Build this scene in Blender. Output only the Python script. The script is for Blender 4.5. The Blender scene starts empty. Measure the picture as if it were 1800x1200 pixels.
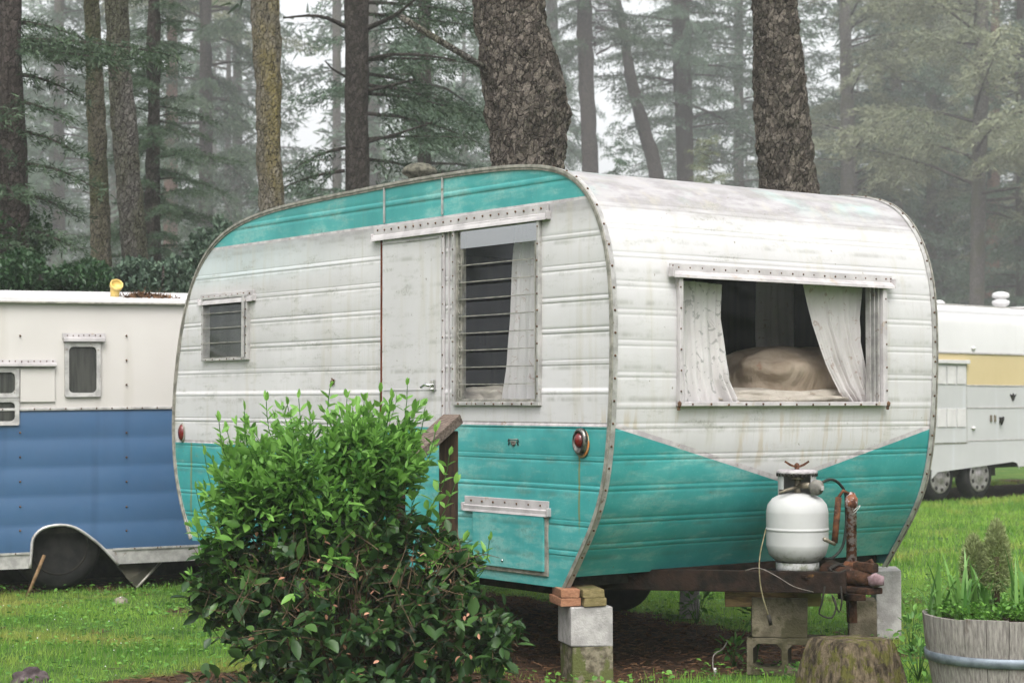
import bpy, bmesh, math, random
import numpy as np
from mathutils import Vector, Matrix, Euler, noise
random.seed(7); rng = np.random.default_rng(7)
S = bpy.context.scene
C = S.collection
R = math.radians

# ---------------------------------------------------------------- camera, sky, sun, exposure
FPX = 3268.0; HZ = 705.0; CAMZ = 1.3
cam = bpy.data.objects.new('camera', bpy.data.cameras.new('camera'))
C.objects.link(cam); S.camera = cam
cam.data.sensor_width = 36.0
cam.data.lens = 36.0 * FPX / 1800.0
cam.data.clip_end = 2000
PITCH = math.atan((HZ - 600) / FPX)
cam.location = (0, 0, CAMZ)
cam.rotation_euler = (R(90) + PITCH, 0, 0)
cam.data.dof.use_dof = True
cam.data.dof.focus_distance = 8.9
cam.data.dof.aperture_fstop = 6.3

w = bpy.data.worlds.new('World'); S.world = w; w.use_nodes = True
wn = w.node_tree; bg = wn.nodes['Background']
sky = wn.nodes.new('ShaderNodeTexSky'); sky.sky_type = 'NISHITA'; sky.sun_disc = False
SUN_EL, SUN_AZ = R(55), R(180)          # azimuth clockwise from +Y
sky.sun_elevation = SUN_EL; sky.sun_rotation = SUN_AZ
sky.air_density = 1.0; sky.dust_density = 6.0; sky.ozone_density = 1.0
hs = wn.nodes.new('ShaderNodeHueSaturation'); hs.inputs['Saturation'].default_value = 0.12
wn.links.new(sky.outputs[0], hs.inputs['Color']); wn.links.new(hs.outputs[0], bg.inputs[0])
bg.inputs[1].default_value = 0.15
sd = bpy.data.lights.new('sun', 'SUN'); sd.energy = 0.5; sd.angle = R(40); sd.color = (1.0, 0.97, 0.93)
sun = bpy.data.objects.new('sun', sd); C.objects.link(sun)
sv = Vector((math.sin(SUN_AZ) * math.cos(SUN_EL), math.cos(SUN_AZ) * math.cos(SUN_EL), math.sin(SUN_EL)))
sun.rotation_euler = sv.to_track_quat('Z', 'Y').to_euler(); sun.location = sv * 50
S.view_settings.view_transform = 'Standard'; S.view_settings.look = 'None'
S.view_settings.exposure = 1.3; S.view_settings.gamma = 1.0
cy = S.cycles
cy.volume_bounces = 3; cy.max_bounces = 8; cy.transparent_max_bounces = 12; cy.diffuse_bounces = 4
cy.use_denoising = True
cy.caustics_reflective = False; cy.caustics_refractive = False

# ---------------------------------------------------------------- helpers
cp, sp = math.cos(PITCH), math.sin(PITCH)
def ray(px, py):
    a = (px - 900) / FPX; b = -(py - 600) / FPX
    return Vector((a, cp - b * sp, sp + b * cp))
def atY(px, py, Y):
    d = ray(px, py); t = Y / d.y
    return Vector((d.x * t, Y, CAMZ + d.z * t))
def onG(px, py, z=0.0):
    d = ray(px, py); t = (z - CAMZ) / d.z
    return Vector((d.x * t, d.y * t, z))
def vnoise(p, s=1.0):
    return noise.noise(Vector(p) * s)

def tag(o, label=None, cat=None, group=None, kind=None):
    if label: o['label'] = label
    if cat: o['category'] = cat
    if group: o['group'] = group
    if kind: o['kind'] = kind
    return o
def thing(name, label, cat, loc=(0, 0, 0), rz=0, group=None, rot=None):
    o = bpy.data.objects.new(name, None); C.objects.link(o); o.empty_display_size = 0.1
    o.location = loc; o.rotation_euler = rot if rot else (0, 0, rz)
    return tag(o, label, cat, group)
def link(name, me, parent=None):
    o = bpy.data.objects.new(name, me); C.objects.link(o); o.parent = parent
    return o

class MB:
    def __init__(s): s.v = []; s.f = []; s.m = []; s.sm = []
    def add(s, vs, fs, mi=0, smooth=False):
        n = len(s.v); s.v += [tuple(x) for x in vs]
        for f in fs: s.f.append([n + i for i in f]); s.m.append(mi); s.sm.append(smooth)
        return s
    def box(s, c, d, mi=0, rot=None, bev=0.0, jit=0.0):
        c = Vector(c); M = (rot if isinstance(rot, Matrix) else Euler(rot).to_matrix()) if rot is not None else Matrix.Identity(3)
        hx, hy, hz = d[0] / 2, d[1] / 2, d[2] / 2
        if bev <= 0:
            vs = [Vector((x * hx, y * hy, z * hz)) for z in (-1, 1) for y in (-1, 1) for x in (-1, 1)]
            fs = [(0, 2, 3, 1), (4, 5, 7, 6), (0, 1, 5, 4), (2, 6, 7, 3), (0, 4, 6, 2), (1, 3, 7, 5)]
            s.add([c + M @ (v + Vector([random.uniform(-jit, jit) for _ in range(3)])) for v in vs], fs, mi); return s
        bm = bmesh.new(); bmesh.ops.create_cube(bm, size=1.0)
        for v in bm.verts: v.co = Vector((v.co.x * d[0], v.co.y * d[1], v.co.z * d[2])) + Vector([random.uniform(-jit, jit) for _ in range(3)])
        bmesh.ops.bevel(bm, geom=bm.edges[:], offset=bev, segments=2, profile=0.6, affect='EDGES')
        bm.verts.index_update()
        s.add([c + M @ v.co for v in bm.verts], [[v.index for v in f.verts] for f in bm.faces], mi); bm.free(); return s
    def tube(s, pts, r, n=8, mi=0, caps=True, smooth=True):
        pts = [Vector(p) for p in pts]; k = len(pts)
        rs = r if isinstance(r, (list, tuple)) else [r] * k
        vs = []; up = None
        for i, p in enumerate(pts):
            t = (pts[min(i + 1, k - 1)] - pts[max(i - 1, 0)])
            t = t.normalized() if t.length > 1e-9 else Vector((0, 0, 1))
            if up is None:
                up = t.cross(Vector((0.31, 0.95, 0.05)) if abs(t.y) < 0.9 else Vector((1, 0, 0))).normalized()
            up = (up - t * up.dot(t)).normalized(); b = t.cross(up)
            for j in range(n):
                a = 2 * math.pi * j / n
                vs.append(p + (up * math.cos(a) + b * math.sin(a)) * rs[i])
        fs = [(i * n + j, i * n + (j + 1) % n, (i + 1) * n + (j + 1) % n, (i + 1) * n + j) for i in range(k - 1) for j in range(n)]
        if caps: fs += [tuple(range(n))[::-1], tuple((k - 1) * n + j for j in range(n))]
        return s.add(vs, fs, mi, smooth)
    def lathe(s, prof, c=(0, 0, 0), n=32, mi=0, M=None, smooth=True, ph=0.0):
        c = Vector(c); M = M or Matrix.Identity(3); k = len(prof); vs = []
        for r, z in prof:
            for j in range(n):
                a = 2 * math.pi * j / n + ph
                vs.append(c + M @ Vector((r * math.cos(a), r * math.sin(a), z)))
        fs = [(i * n + j, i * n + (j + 1) % n, (i + 1) * n + (j + 1) % n, (i + 1) * n + j) for i in range(k - 1) for j in range(n)]
        if prof[0][0] > 1e-4: fs.append(tuple(range(n))[::-1])
        if prof[-1][0] > 1e-4: fs.append(tuple((k - 1) * n + j for j in range(n)))
        return s.add(vs, fs, mi, smooth)
    def blob(s, c, r, mi=0, sub=2, amp=0.0, fr=3.0, M=None):
        bm = bmesh.new(); bmesh.ops.create_icosphere(bm, subdivisions=sub, radius=1.0); bm.verts.index_update()
        c = Vector(c); vs = []; M = M or Matrix.Identity(3)
        for v in bm.verts:
            q = v.co * (1 + amp * vnoise(v.co * fr + c * 7))
            vs.append(c + M @ Vector((q.x * r[0], q.y * r[1], q.z * r[2])))
        s.add(vs, [[v.index for v in f.verts] for f in bm.faces], mi, True); bm.free(); return s
    def prism(s, pts, n, mi=0):          # pts closed 3D loop, extruded by vector n
        k = len(pts); a = [Vector(p) for p in pts]; n = Vector(n)
        return s.add(a + [p + n for p in a], [tuple(range(k))[::-1], tuple(range(k, 2 * k))] + [(i, (i + 1) % k, k + (i + 1) % k, k + i) for i in range(k)], mi)
    def build(s, name, mats, parent=None):
        me = bpy.data.meshes.new(name); me.from_pydata(s.v, [], s.f)
        for m in (mats if isinstance(mats, (list, tuple)) else [mats]): me.materials.append(m)
        me.polygons.foreach_set('material_index', s.m); me.polygons.foreach_set('use_smooth', s.sm)
        me.update(); return link(name, me, parent)

def np_mesh(name, V, F, mats, tone=None, mi=None, smooth=False):
    me = bpy.data.meshes.new(name)
    V = np.ascontiguousarray(V, dtype=np.float32); F = np.ascontiguousarray(F, dtype=np.int32)
    k = F.shape[1]; me.vertices.add(len(V)); me.vertices.foreach_set('co', V.ravel())
    me.loops.add(F.size); me.loops.foreach_set('vertex_index', F.ravel())
    me.polygons.add(len(F)); me.polygons.foreach_set('loop_start', np.arange(0, F.size, k, dtype=np.int32))
    if mi is not None: me.polygons.foreach_set('material_index', np.asarray(mi, dtype=np.int32))
    if smooth: me.polygons.foreach_set('use_smooth', np.ones(len(F), dtype=bool))
    for m in (mats if isinstance(mats, (list, tuple)) else [mats]): me.materials.append(m)
    if tone is not None:
        a = me.attributes.new('tone', 'FLOAT', 'POINT'); a.data.foreach_set('value', np.asarray(tone, dtype=np.float32))
    me.update(calc_edges=True); return me
def nrm(a): return a / np.maximum(np.linalg.norm(a, axis=1, keepdims=True), 1e-9)
def scatter(T, TF, pos, xa, ya, sx, sy, sz=None):
    """copies of template T (k,3) at pos with width axis xa, length axis ya"""
    xa = nrm(xa); ya = nrm(ya); xa = nrm(xa - ya * np.sum(xa * ya, 1, keepdims=True)); za = np.cross(xa, ya)
    sz = sx if sz is None else sz
    V = pos[:, None, :] + xa[:, None, :] * (T[None, :, 0:1] * sx[:, None, None]) + ya[:, None, :] * (T[None, :, 1:2] * sy[:, None, None]) + za[:, None, :] * (T[None, :, 2:3] * sz[:, None, None])
    F = (np.asarray(TF)[None] + (np.arange(len(pos)) * len(T))[:, None, None])
    return V.reshape(-1, 3), F.reshape(-1, np.asarray(TF).shape[1])
def rnd_dir(n):
    return nrm(rng.normal(size=(n, 3)))
# templates
T_NEEDLE = np.array([[-.5, 0, 0], [.5, 0, 0], [.32, .62, .1], [0, 1, 0]]); F_NEEDLE = np.array([[0, 1, 2, 3]])
T_LEAF = np.array([[0, 0, 0], [.36, .22, .16], [.5, .5, .2], [.3, .8, .12], [0, 1.0, -.08], [-.3, .8, .12], [-.5, .5, .2], [-.36, .22, .16], [0, .25, 0], [0, .5, 0.0], [0, .78, -.02]])
F_LEAF = np.array([[0, 1, 8, 0], [0, 8, 7, 0], [1, 2, 9, 8], [8, 9, 6, 7], [2, 3, 10, 9], [9, 10, 5, 6], [3, 4, 10, 3], [10, 4, 5, 10]])
F_LEAF = np.array([[0, 1, 8], [0, 8, 7], [1, 2, 9], [1, 9, 8], [8, 9, 6], [8, 6, 7], [2, 3, 10], [2, 10, 9], [9, 10, 5], [9, 5, 6], [3, 4, 10], [10, 4, 5]])

# ---------------------------------------------------------------- materials
class NT:
    def __init__(s, name):
        s.m = bpy.data.materials.new(name); s.m.use_nodes = True; s.t = s.m.node_tree
        s.b = s.t.nodes['Principled BSDF']; s.out = s.t.nodes['Material Output']
        s.tc = s.t.nodes.new('ShaderNodeTexCoord'); s.obj = s.tc.outputs['Object']
    def n(s, ty, **kw):
        o = s.t.nodes.new(ty)
        for k, v in kw.items(): setattr(o, k, v)
        return o
    def l(s, a, b): s.t.links.new(a, b)
    def put(s, sock, v):
        if hasattr(v, 'links') or isinstance(v, bpy.types.NodeSocket): s.l(v, sock)
        else: sock.default_value = v
    def math(s, op, a, b=0.0, c=None, clamp=False):
        o = s.n('ShaderNodeMath', operation=op, use_clamp=clamp); s.put(o.inputs[0], a); s.put(o.inputs[1], b)
        if c is not None: s.put(o.inputs[2], c)
        return o.outputs[0]
    def noise(s, scale=5, detail=4, rough=.55, stretch=None, vec=None, dist=0.0):
        v = vec or s.obj
        if stretch:
            mp = s.n('ShaderNodeMapping'); s.l(v, mp.inputs[0]); mp.inputs['Scale'].default_value = stretch; v = mp.outputs[0]
        o = s.n('ShaderNodeTexNoise'); s.l(v, o.inputs['Vector']); o.inputs['Scale'].default_value = scale
        o.inputs['Detail'].default_value = detail; o.inputs['Roughness'].default_value = rough; o.inputs['Distortion'].default_value = dist
        return o.outputs[0]
    def ramp(s, fac, lo, hi, a=0.0, b=1.0):
        o = s.n('ShaderNodeMapRange', clamp=True, interpolation_type='SMOOTHSTEP'); s.l(fac, o.inputs[0])
        for i, v in enumerate((lo, hi, a, b)): o.inputs[i + 1].default_value = v
        return o.outputs[0]
    def mix(s, f, a, b):
        o = s.n('ShaderNodeMix', data_type='RGBA'); s.put(o.inputs[0], f)
        for i, v in ((6, a), (7, b)):
            if isinstance(v, tuple): o.inputs[i].default_value = v if len(v) == 4 else (*v, 1)
            else: s.l(v, o.inputs[i])
        return o.outputs[2]
    def sep(s, v=None):
        o = s.n('ShaderNodeSeparateXYZ'); s.l(v or s.obj, o.inputs[0]); return o.outputs
    def bump(s, h, strength=.3, dist=.01):
        o = s.n('ShaderNodeBump'); s.l(h, o.inputs['Height']); o.inputs['Strength'].default_value = strength; o.inputs['Distance'].default_value = dist
        s.l(o.outputs[0], s.b.inputs['Normal'])
    def band(s, v, lo, hi, soft=.01):
        return s.math('MULTIPLY', s.ramp(v, lo - soft, lo + soft), s.ramp(v, hi - soft, hi + soft, 1, 0))
    def fin(s, col, rough=.6, metal=0.0, spec=.5):
        if isinstance(col, tuple): s.b.inputs['Base Color'].default_value = (*col, 1)
        else: s.l(col, s.b.inputs['Base Color'])
        s.put(s.b.inputs['Roughness'], rough); s.b.inputs['Metallic'].default_value = metal
        s.b.inputs['Specular IOR Level'].default_value = spec
        return s.m

def pm(name, c1, c2, scale=6, rough=.7, bump=0.0, bscale=60, metal=0.0, stretch=None, c3=None, s3=3, t3=.58, lo=.35, hi=.65, spec=None, detail=6, bdist=.01):
    t = NT(name)
    col = t.mix(t.ramp(t.noise(scale, detail, .6, stretch), lo, hi), c1, c2)
    if c3: col = t.mix(t.ramp(t.noise(s3, 5, .65), t3 - .04, t3 + .05), col, c3)
    if bump: t.bump(t.noise(bscale, 5, .6, stretch), bump, bdist)
    if spec is None: spec = .4 if (metal > 0 or max(c2) > .4 or rough < .3) else .12
    return t.fin(col, rough, metal, spec)
def foliage(name, ca, cb, cc=None, rough=.6, trans=.25):
    t = NT(name); at = t.n('ShaderNodeAttribute', attribute_name='tone')
    col = t.mix(at.outputs['Fac'], ca, cb)
    if cc: col = t.mix(t.ramp(t.noise(1.1, 3), .5, .68), col, cc)
    t.fin(col, rough, 0, .3)
    tr = t.n('ShaderNodeBsdfTranslucent'); t.l(col, tr.inputs[0]); mx = t.n('ShaderNodeMixShader'); mx.inputs[0].default_value = trans
    t.l(t.b.outputs[0], mx.inputs[1]); t.l(tr.outputs[0], mx.inputs[2]); t.l(mx.outputs[0], t.out.inputs[0])
    return t.m
def glass(name, tint=(.9, .93, .92), refl=1.0, rough=.02):
    t = NT(name); t.t.nodes.remove(t.b)
    g = t.n('ShaderNodeBsdfGlossy'); g.inputs['Roughness'].default_value = rough; g.inputs[0].default_value = (.95, .97, 1, 1)
    tr = t.n('ShaderNodeBsdfTransparent'); tr.inputs[0].default_value = (*tint, 1)
    fr = t.n('ShaderNodeLayerWeight'); fr.inputs[0].default_value = .5
    f5 = t.math('ADD', t.math('MULTIPLY', t.math('POWER', fr.outputs['Facing'], 4.0), .9), .045)
    mx = t.n('ShaderNodeMixShader'); t.l(t.math('MULTIPLY', f5, refl, clamp=True), mx.inputs[0])
    t.l(tr.outputs[0], mx.inputs[1]); t.l(g.outputs[0], mx.inputs[2]); t.l(mx.outputs[0], t.out.inputs[0])
    return t.m

M = {}
def siding(name, teal):
    t = NT(name); x, y, z = t.sep()
    big = t.noise(1.3, 5, .6); fine = t.noise(9, 8, .7); sm = t.noise(4.0, 7, .68, (1, 1, 4.5)); vs = t.noise(14, 4, .6, (1.0, 1.0, .07))
    spk = t.noise(70, 6, .75)
    if teal:
        col = t.mix(t.ramp(big, .3, .7), (.022, .212, .208), (.045, .295, .288))
        col = t.mix(t.ramp(fine, .35, .8, 0, .45), col, (.09, .35, .33))
        fade = t.ramp(t.math('ADD', t.math('MULTIPLY', sm, .6), t.math('MULTIPLY', big, .45)), .50, .64, 0, .55)
        fade = t.math('MULTIPLY', fade, t.ramp(t.noise(34, 6, .78), .36, .56, .35, 1))
        col = t.mix(fade, col, (.27, .47, .43))
        col = t.mix(t.ramp(spk, .60, .74, 0, .45), col, (.5, .62, .56))
        st = t.math('MULTIPLY', t.band(y, .232, .244, .003), t.band(z, .72, 1.08, .05))
        st2 = t.math('MULTIPLY', t.band(y, 4.10, 4.12, .004), t.band(z, .6, 1.07, .05))
        st = t.math('MULTIPLY', t.math('MAXIMUM', st, st2), t.ramp(x, .01, .05, 1, 0))
        col = t.mix(t.math('MULTIPLY', st, .8), col, (.16, .15, .03))
    else:
        col = t.mix(t.ramp(big, .3, .72), (.50, .49, .49), (.43, .42, .42))
        tint = t.math('MULTIPLY', t.ramp(z, 2.12, 2.26), t.ramp(sm, .4, .62, .55, .95))
        col = t.mix(tint, col, (.215, .20, .205))
        tint2 = t.math('MULTIPLY', t.ramp(z, 2.20, 2.34), t.ramp(t.noise(1.7, 4, .6), .5, .62, 0, .5))
        col = t.mix(tint2, col, (.27, .45, .41))
        tint3 = t.math('MULTIPLY', t.math('MULTIPLY', t.band(z, 2.02, 2.23, .05), t.ramp(y, 1.8, 3.8)), .30)
        col = t.mix(tint3, col, (.30, .47, .48))
        col = t.mix(t.ramp(vs, .50, .72, 0, .42), col, (.38, .35, .28))
        drip = t.math('MULTIPLY', t.math('MULTIPLY', t.band(z, .97, 1.25, .05), t.ramp(y, .25, .4, 1, 0)), t.ramp(t.noise(22, 3, .6, (1, 1, .03)), .55, .68))
        col = t.mix(t.math('MULTIPLY', drip, .40), col, (.36, .27, .15))
    # mildew and grime
    fr_ = t.math('FRACT', t.math('DIVIDE', t.math('ADD', z, -1.0135), .1470))      # 0 just above a bead, grime hangs on it
    edge = t.math('MAXIMUM', t.ramp(fr_, .0, .16, 1, 0), t.ramp(fr_, .90, .99))
    seam = t.math('MULTIPLY', edge, t.ramp(t.noise(5, 6, .7, (1, 1, .4)), .42, .62))
    fine_drip = t.math('MULTIPLY', t.ramp(t.noise(30, 4, .65, (1.0, 1.0, .05)), .54, .70), t.ramp(t.noise(2.2, 4, .6), .42, .62))
    g1 = t.math('MULTIPLY', t.ramp(sm, .52, .66), t.ramp(spk, .46, .60))
    g0 = t.math('MULTIPLY', t.ramp(sm, .50, .66, 0, .40), t.ramp(t.noise(26, 6, .75), .38, .55))
    gr = (.08, .20, .17) if teal else (.33, .325, .29)
    gd = (.05, .14, .12) if teal else (.20, .20, .17)
    loc = t.ramp(t.noise(.9, 3, .6), .40, .60, .35, 1)
    g0 = t.math('MULTIPLY', g0, loc); g1 = t.math('MULTIPLY', g1, loc)
    col = t.mix(g0, col, gr)
    col = t.mix(t.math('MULTIPLY', seam, .50), col, gd)
    col = t.mix(t.math('MULTIPLY', fine_drip, .30), col, gr)
    col = t.mix(t.math('MULTIPLY', g1, .45 if teal else .75), col, gd)
    col = t.mix(t.ramp(t.noise(40, 2, .5), .73, .78, 0, .7), col, (.12, .10, .06))
    t.bump(t.noise(3.2, 3, .5), .25, .02)
    return t.fin(col, t.ramp(fine, .3, .7, .34, .52), 0, .45)
M['white'] = siding('weathered_white_paint', False)
M['teal'] = siding('weathered_teal_paint', True)
M['stripe'] = pm('grey_stripe', (.33, .30, .31), (.48, .45, .45), 18, .6, c3=(.25, .17, .12), s3=14, t3=.66)
M['trim'] = pm('old_aluminium', (.30, .29, .28), (.46, .445, .43), 14, .42, .15, 90, .35, c3=(.20, .16, .12), s3=22, t3=.64)
M['trimdark'] = pm('dull_edge_metal', (.17, .165, .14), (.33, .31, .27), 20, .5, .2, 90, .3)
M['awn'] = pm('painted_awning', (.33, .31, .31), (.44, .415, .415), 10, .5, .1, 60, 0, c3=(.34, .29, .25), s3=16, t3=.64)
M['rustdot'] = pm('rusty_screw', (.055, .03, .02), (.12, .07, .04), 60, .8)
M['rust'] = pm('rust', (.028, .015, .010), (.12, .05, .024), 22, .85, .4, 90, 0, c3=(.16, .11, .09), s3=30, t3=.66)
M['rustpipe'] = pm('flaking_rusty_paint', (.17, .07, .04), (.33, .28, .28), 38, .8, .4, 90, lo=.45, hi=.55, c3=(.07, .03, .02), s3=25, t3=.56)
M['black'] = pm('black_iron', (.012, .011, .010), (.03, .027, .022), 20, .7, .2)
M['darkrust'] = pm('dark_rust', (.012, .008, .006), (.060, .028, .016), 22, .9, .4, 90, 0, c3=(.10, .075, .07), s3=30, t3=.66)
M['rubber'] = pm('rubber', (.008, .008, .008), (.020, .019, .018), 12, .75, .1)
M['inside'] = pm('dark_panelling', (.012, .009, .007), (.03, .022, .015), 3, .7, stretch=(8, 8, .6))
M['glass'] = glass('window_glass', (.95, .95, .95), .50)
M['louvre'] = glass('louvre_glass', (.90, .91, .91), .60, .04)
M['mirror'] = glass('bright_pane', (.35, .38, .42), 9.0, .12)
M['chrome'] = pm('chrome', (.5, .5, .5), (.7, .7, .68), 20, .18, 0, metal=1.0)
M['red'] = pm('red_lens', (.07, .004, .004), (.12, .008, .007), 30, .15, spec=.6)
M['tank'] = pm('tank_paint', (.66, .66, .63), (.76, .76, .73), 5, .42, .03, 120, 0, c3=(.50, .49, .44), s3=30, t3=.68)
def tank_mat():
    t = NT('tank_paint'); x, y, z = t.sep()
    col = t.mix(t.ramp(t.noise(6, 5), .3, .7), (.355, .355, .348), (.40, .40, .392))
    d = t.math('MULTIPLY', t.ramp(z, .045, .12, 1, 0), t.ramp(t.noise(30, 5, .7), .4, .7))
    col = t.mix(d, col, (.10, .11, .06)); col = t.mix(t.ramp(t.noise(90, 3), .68, .74, 0, .7), col, (.3, .28, .22))
    return t.fin(col, .62, 0, .3)
M['tank'] = tank_mat()
M['brass'] = pm('dirty_brass', (.12, .10, .07), (.24, .21, .16), 40, .5, metal=.4)
M['hose'] = pm('rubber_hose', (.015, .02, .018), (.03, .035, .03), 20, .5)
M['cable'] = pm('old_cable', (.09, .08, .04), (.17, .15, .09), 30, .6)
M['wire'] = pm('grey_wire', (.10, .09, .08), (.19, .17, .15), 30, .6)
M['palewire'] = pm('pale_twine', (.35, .36, .34), (.52, .54, .5), 30, .6)
M['wood'] = pm('weathered_wood', (.16, .10, .065), (.30, .22, .17), 9, .8, .5, 40, stretch=(1, 1, 1), c3=(.08, .045, .025), s3=14, t3=.58)
def plankmat(name, a, b, c, st, thr=.55):
    t = NT(name); n1 = t.noise(16, 6, .65, st); n2 = t.noise(3, 4)
    col = t.mix(t.ramp(n1, .35, .65), a, b); col = t.mix(t.ramp(n2, thr, thr + .12), col, c)
    t.bump(n1, .5, .006); return t.fin(col, .85, 0, .25)
M['post'] = plankmat('brown_post', (.016, .010, .006), (.045, .026, .015), (.085, .042, .018), (4, 4, .5))
M['railtop'] = plankmat('grey_rail', (.06, .042, .033), (.15, .115, .095), (.04, .022, .013), (.6, 5, 5))
M['beam'] = plankmat('mossy_beam', (.06, .035, .018), (.17, .11, .05), (.17, .15, .05), (.5, 4, 4))
M['shim'] = plankmat('orange_shim', (.20, .09, .05), (.30, .15, .085), (.13, .07, .04), (3, 3, 6))
M['shimgreen'] = plankmat('mossy_shim', (.11, .09, .035), (.19, .15, .07), (.10, .12, .03), (3, 3, 6))
M['concrete'] = pm('concrete', (.25, .24, .23), (.38, .365, .35), 14, .9, 1.0, 110, c3=(.19, .17, .14), s3=5, t3=.62, bdist=.004)
M['moss_conc'] = pm('mossy_concrete', (.07, .06, .04), (.22, .195, .14), 26, .9, 1.0, 90, c3=(.09, .10, .035), s3=11, t3=.52, bdist=.006)
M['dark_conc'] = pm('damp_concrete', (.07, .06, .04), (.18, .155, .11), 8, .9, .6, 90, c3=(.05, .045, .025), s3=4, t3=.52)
M['pier'] = pm('rough_mossy_pier', (.035, .027, .018), (.155, .12, .078), 26, .95, 1.0, 60, c3=(.09, .085, .025), s3=17, t3=.54, stretch=(1, 1, .35), bdist=.03)
def barrelmat():
    t = NT('grey_staves'); n1 = t.noise(22, 6, .7, (5, 5, .5)); n2 = t.noise(8, 6, .7, (1, 1, .3))
    col = t.mix(t.ramp(n1, .3, .7), (.12, .108, .10), (.29, .268, .245)); col = t.mix(t.ramp(n2, .56, .68), col, (.09, .065, .05))
    t.bump(n1, .6, .008); return t.fin(col, .9, 0, .2)
M['stave'] = barrelmat()
M['hoop'] = pm('grey_hoop', (.10, .12, .14), (.17, .20, .23), 20, .5, .1, metal=.4)
M['soil'] = pm('soil', (.03, .02, .013), (.06, .04, .025), 20, .95, .8, 50)
M['fabric'] = None
def fabricmat(name, a, b, c, s3, thr, bedding=False):
    t = NT(name); col = t.mix(t.ramp(t.noise(7, 5), .35, .65), a, b)
    col = t.mix(t.ramp(t.noise(s3, 4, .6, dist=1.2), thr, thr + .06, 0, .75), col, c)
    t.bump(t.noise(*((4.5, 3, .55, (1, 1.2, .8), None, 2.2) if bedding else (26, 3, .6, (1, 1, .06)))), .9, .03 if bedding else .012); t.fin(col, .9, 0, .1)
    tr = t.n('ShaderNodeBsdfTranslucent'); t.l(col, tr.inputs[0]); mx = t.n('ShaderNodeMixShader'); mx.inputs[0].default_value = .35
    t.l(t.b.outputs[0], mx.inputs[1]); t.l(tr.outputs[0], mx.inputs[2]); t.l(mx.outputs[0], t.out.inputs[0]); return t.m
M['curtain'] = fabricmat('faded_floral_curtain', (.78, .745, .735), (.86, .83, .82), (.40, .39, .38), 16, .57)
M['curtain2'] = fabricmat('stained_curtain', (.74, .70, .69), (.82, .78, .77), (.52, .40, .36), 20, .60)
M['bed'] = fabricmat('beige_cloth', (.36, .285, .215), (.47, .385, .30), (.30, .17, .12), 6, .68, True)
M['quilt'] = fabricmat('cream_quilt', (.50, .45, .38), (.60, .55, .48), (.36, .30, .24), 18, .62, True)
M['bluecrv'] = None
def bluemat(name, a, b, dirt, zt=None):
    t = NT(name); x, y, z = t.sep()
    col = t.mix(t.ramp(t.noise(1.2, 4), .3, .7), a, b); vs = t.noise(7, 3, .6, (1, 1, .06))
    col = t.mix(t.ramp(vs, .55, .75, 0, .35), col, dirt)
    t.bump(t.noise(3, 3), .15, .02); return t.fin(col, t.ramp(t.noise(8, 5), .3, .7, .38, .5))
M['blue'] = bluemat('blue_paint', (.034, .082, .165), (.044, .098, .19), (.022, .052, .11))
M['cream'] = bluemat('cream_paint', (.44, .415, .39), (.48, .455, .43), (.34, .31, .26))
M['alu'] = bluemat('grey_aluminium', (.38, .38, .38), (.42, .42, .42), (.48, .50, .54))
M['alu2'] = bluemat('white_roof_metal', (.50, .49, .49), (.55, .54, .54), (.43, .42, .41))
M['yellow'] = bluemat('pale_yellow_paint', (.44, .35, .19), (.48, .39, .22), (.39, .32, .18))
M['panel'] = pm('white_panel', (.46, .445, .44), (.52, .505, .50), 8, .5)
M['darkglass'] = pm('dark_window', (.02, .021, .02), (.05, .05, .045), 5, .15, spec=.6, stretch=(6, 6, .5))
M['hub'] = pm('hubcap', (.20, .185, .18), (.34, .32, .32), 18, .42, .1, metal=.5)
M['plasticyel'] = pm('yellow_plastic', (.50, .34, .08), (.60, .44, .15), 9, .45, c3=(.40, .28, .10), s3=9, t3=.62)
M['litter'] = foliage('dead_needles', (.045, .022, .012), (.17, .09, .045), rough=.9, trans=.05)
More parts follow.
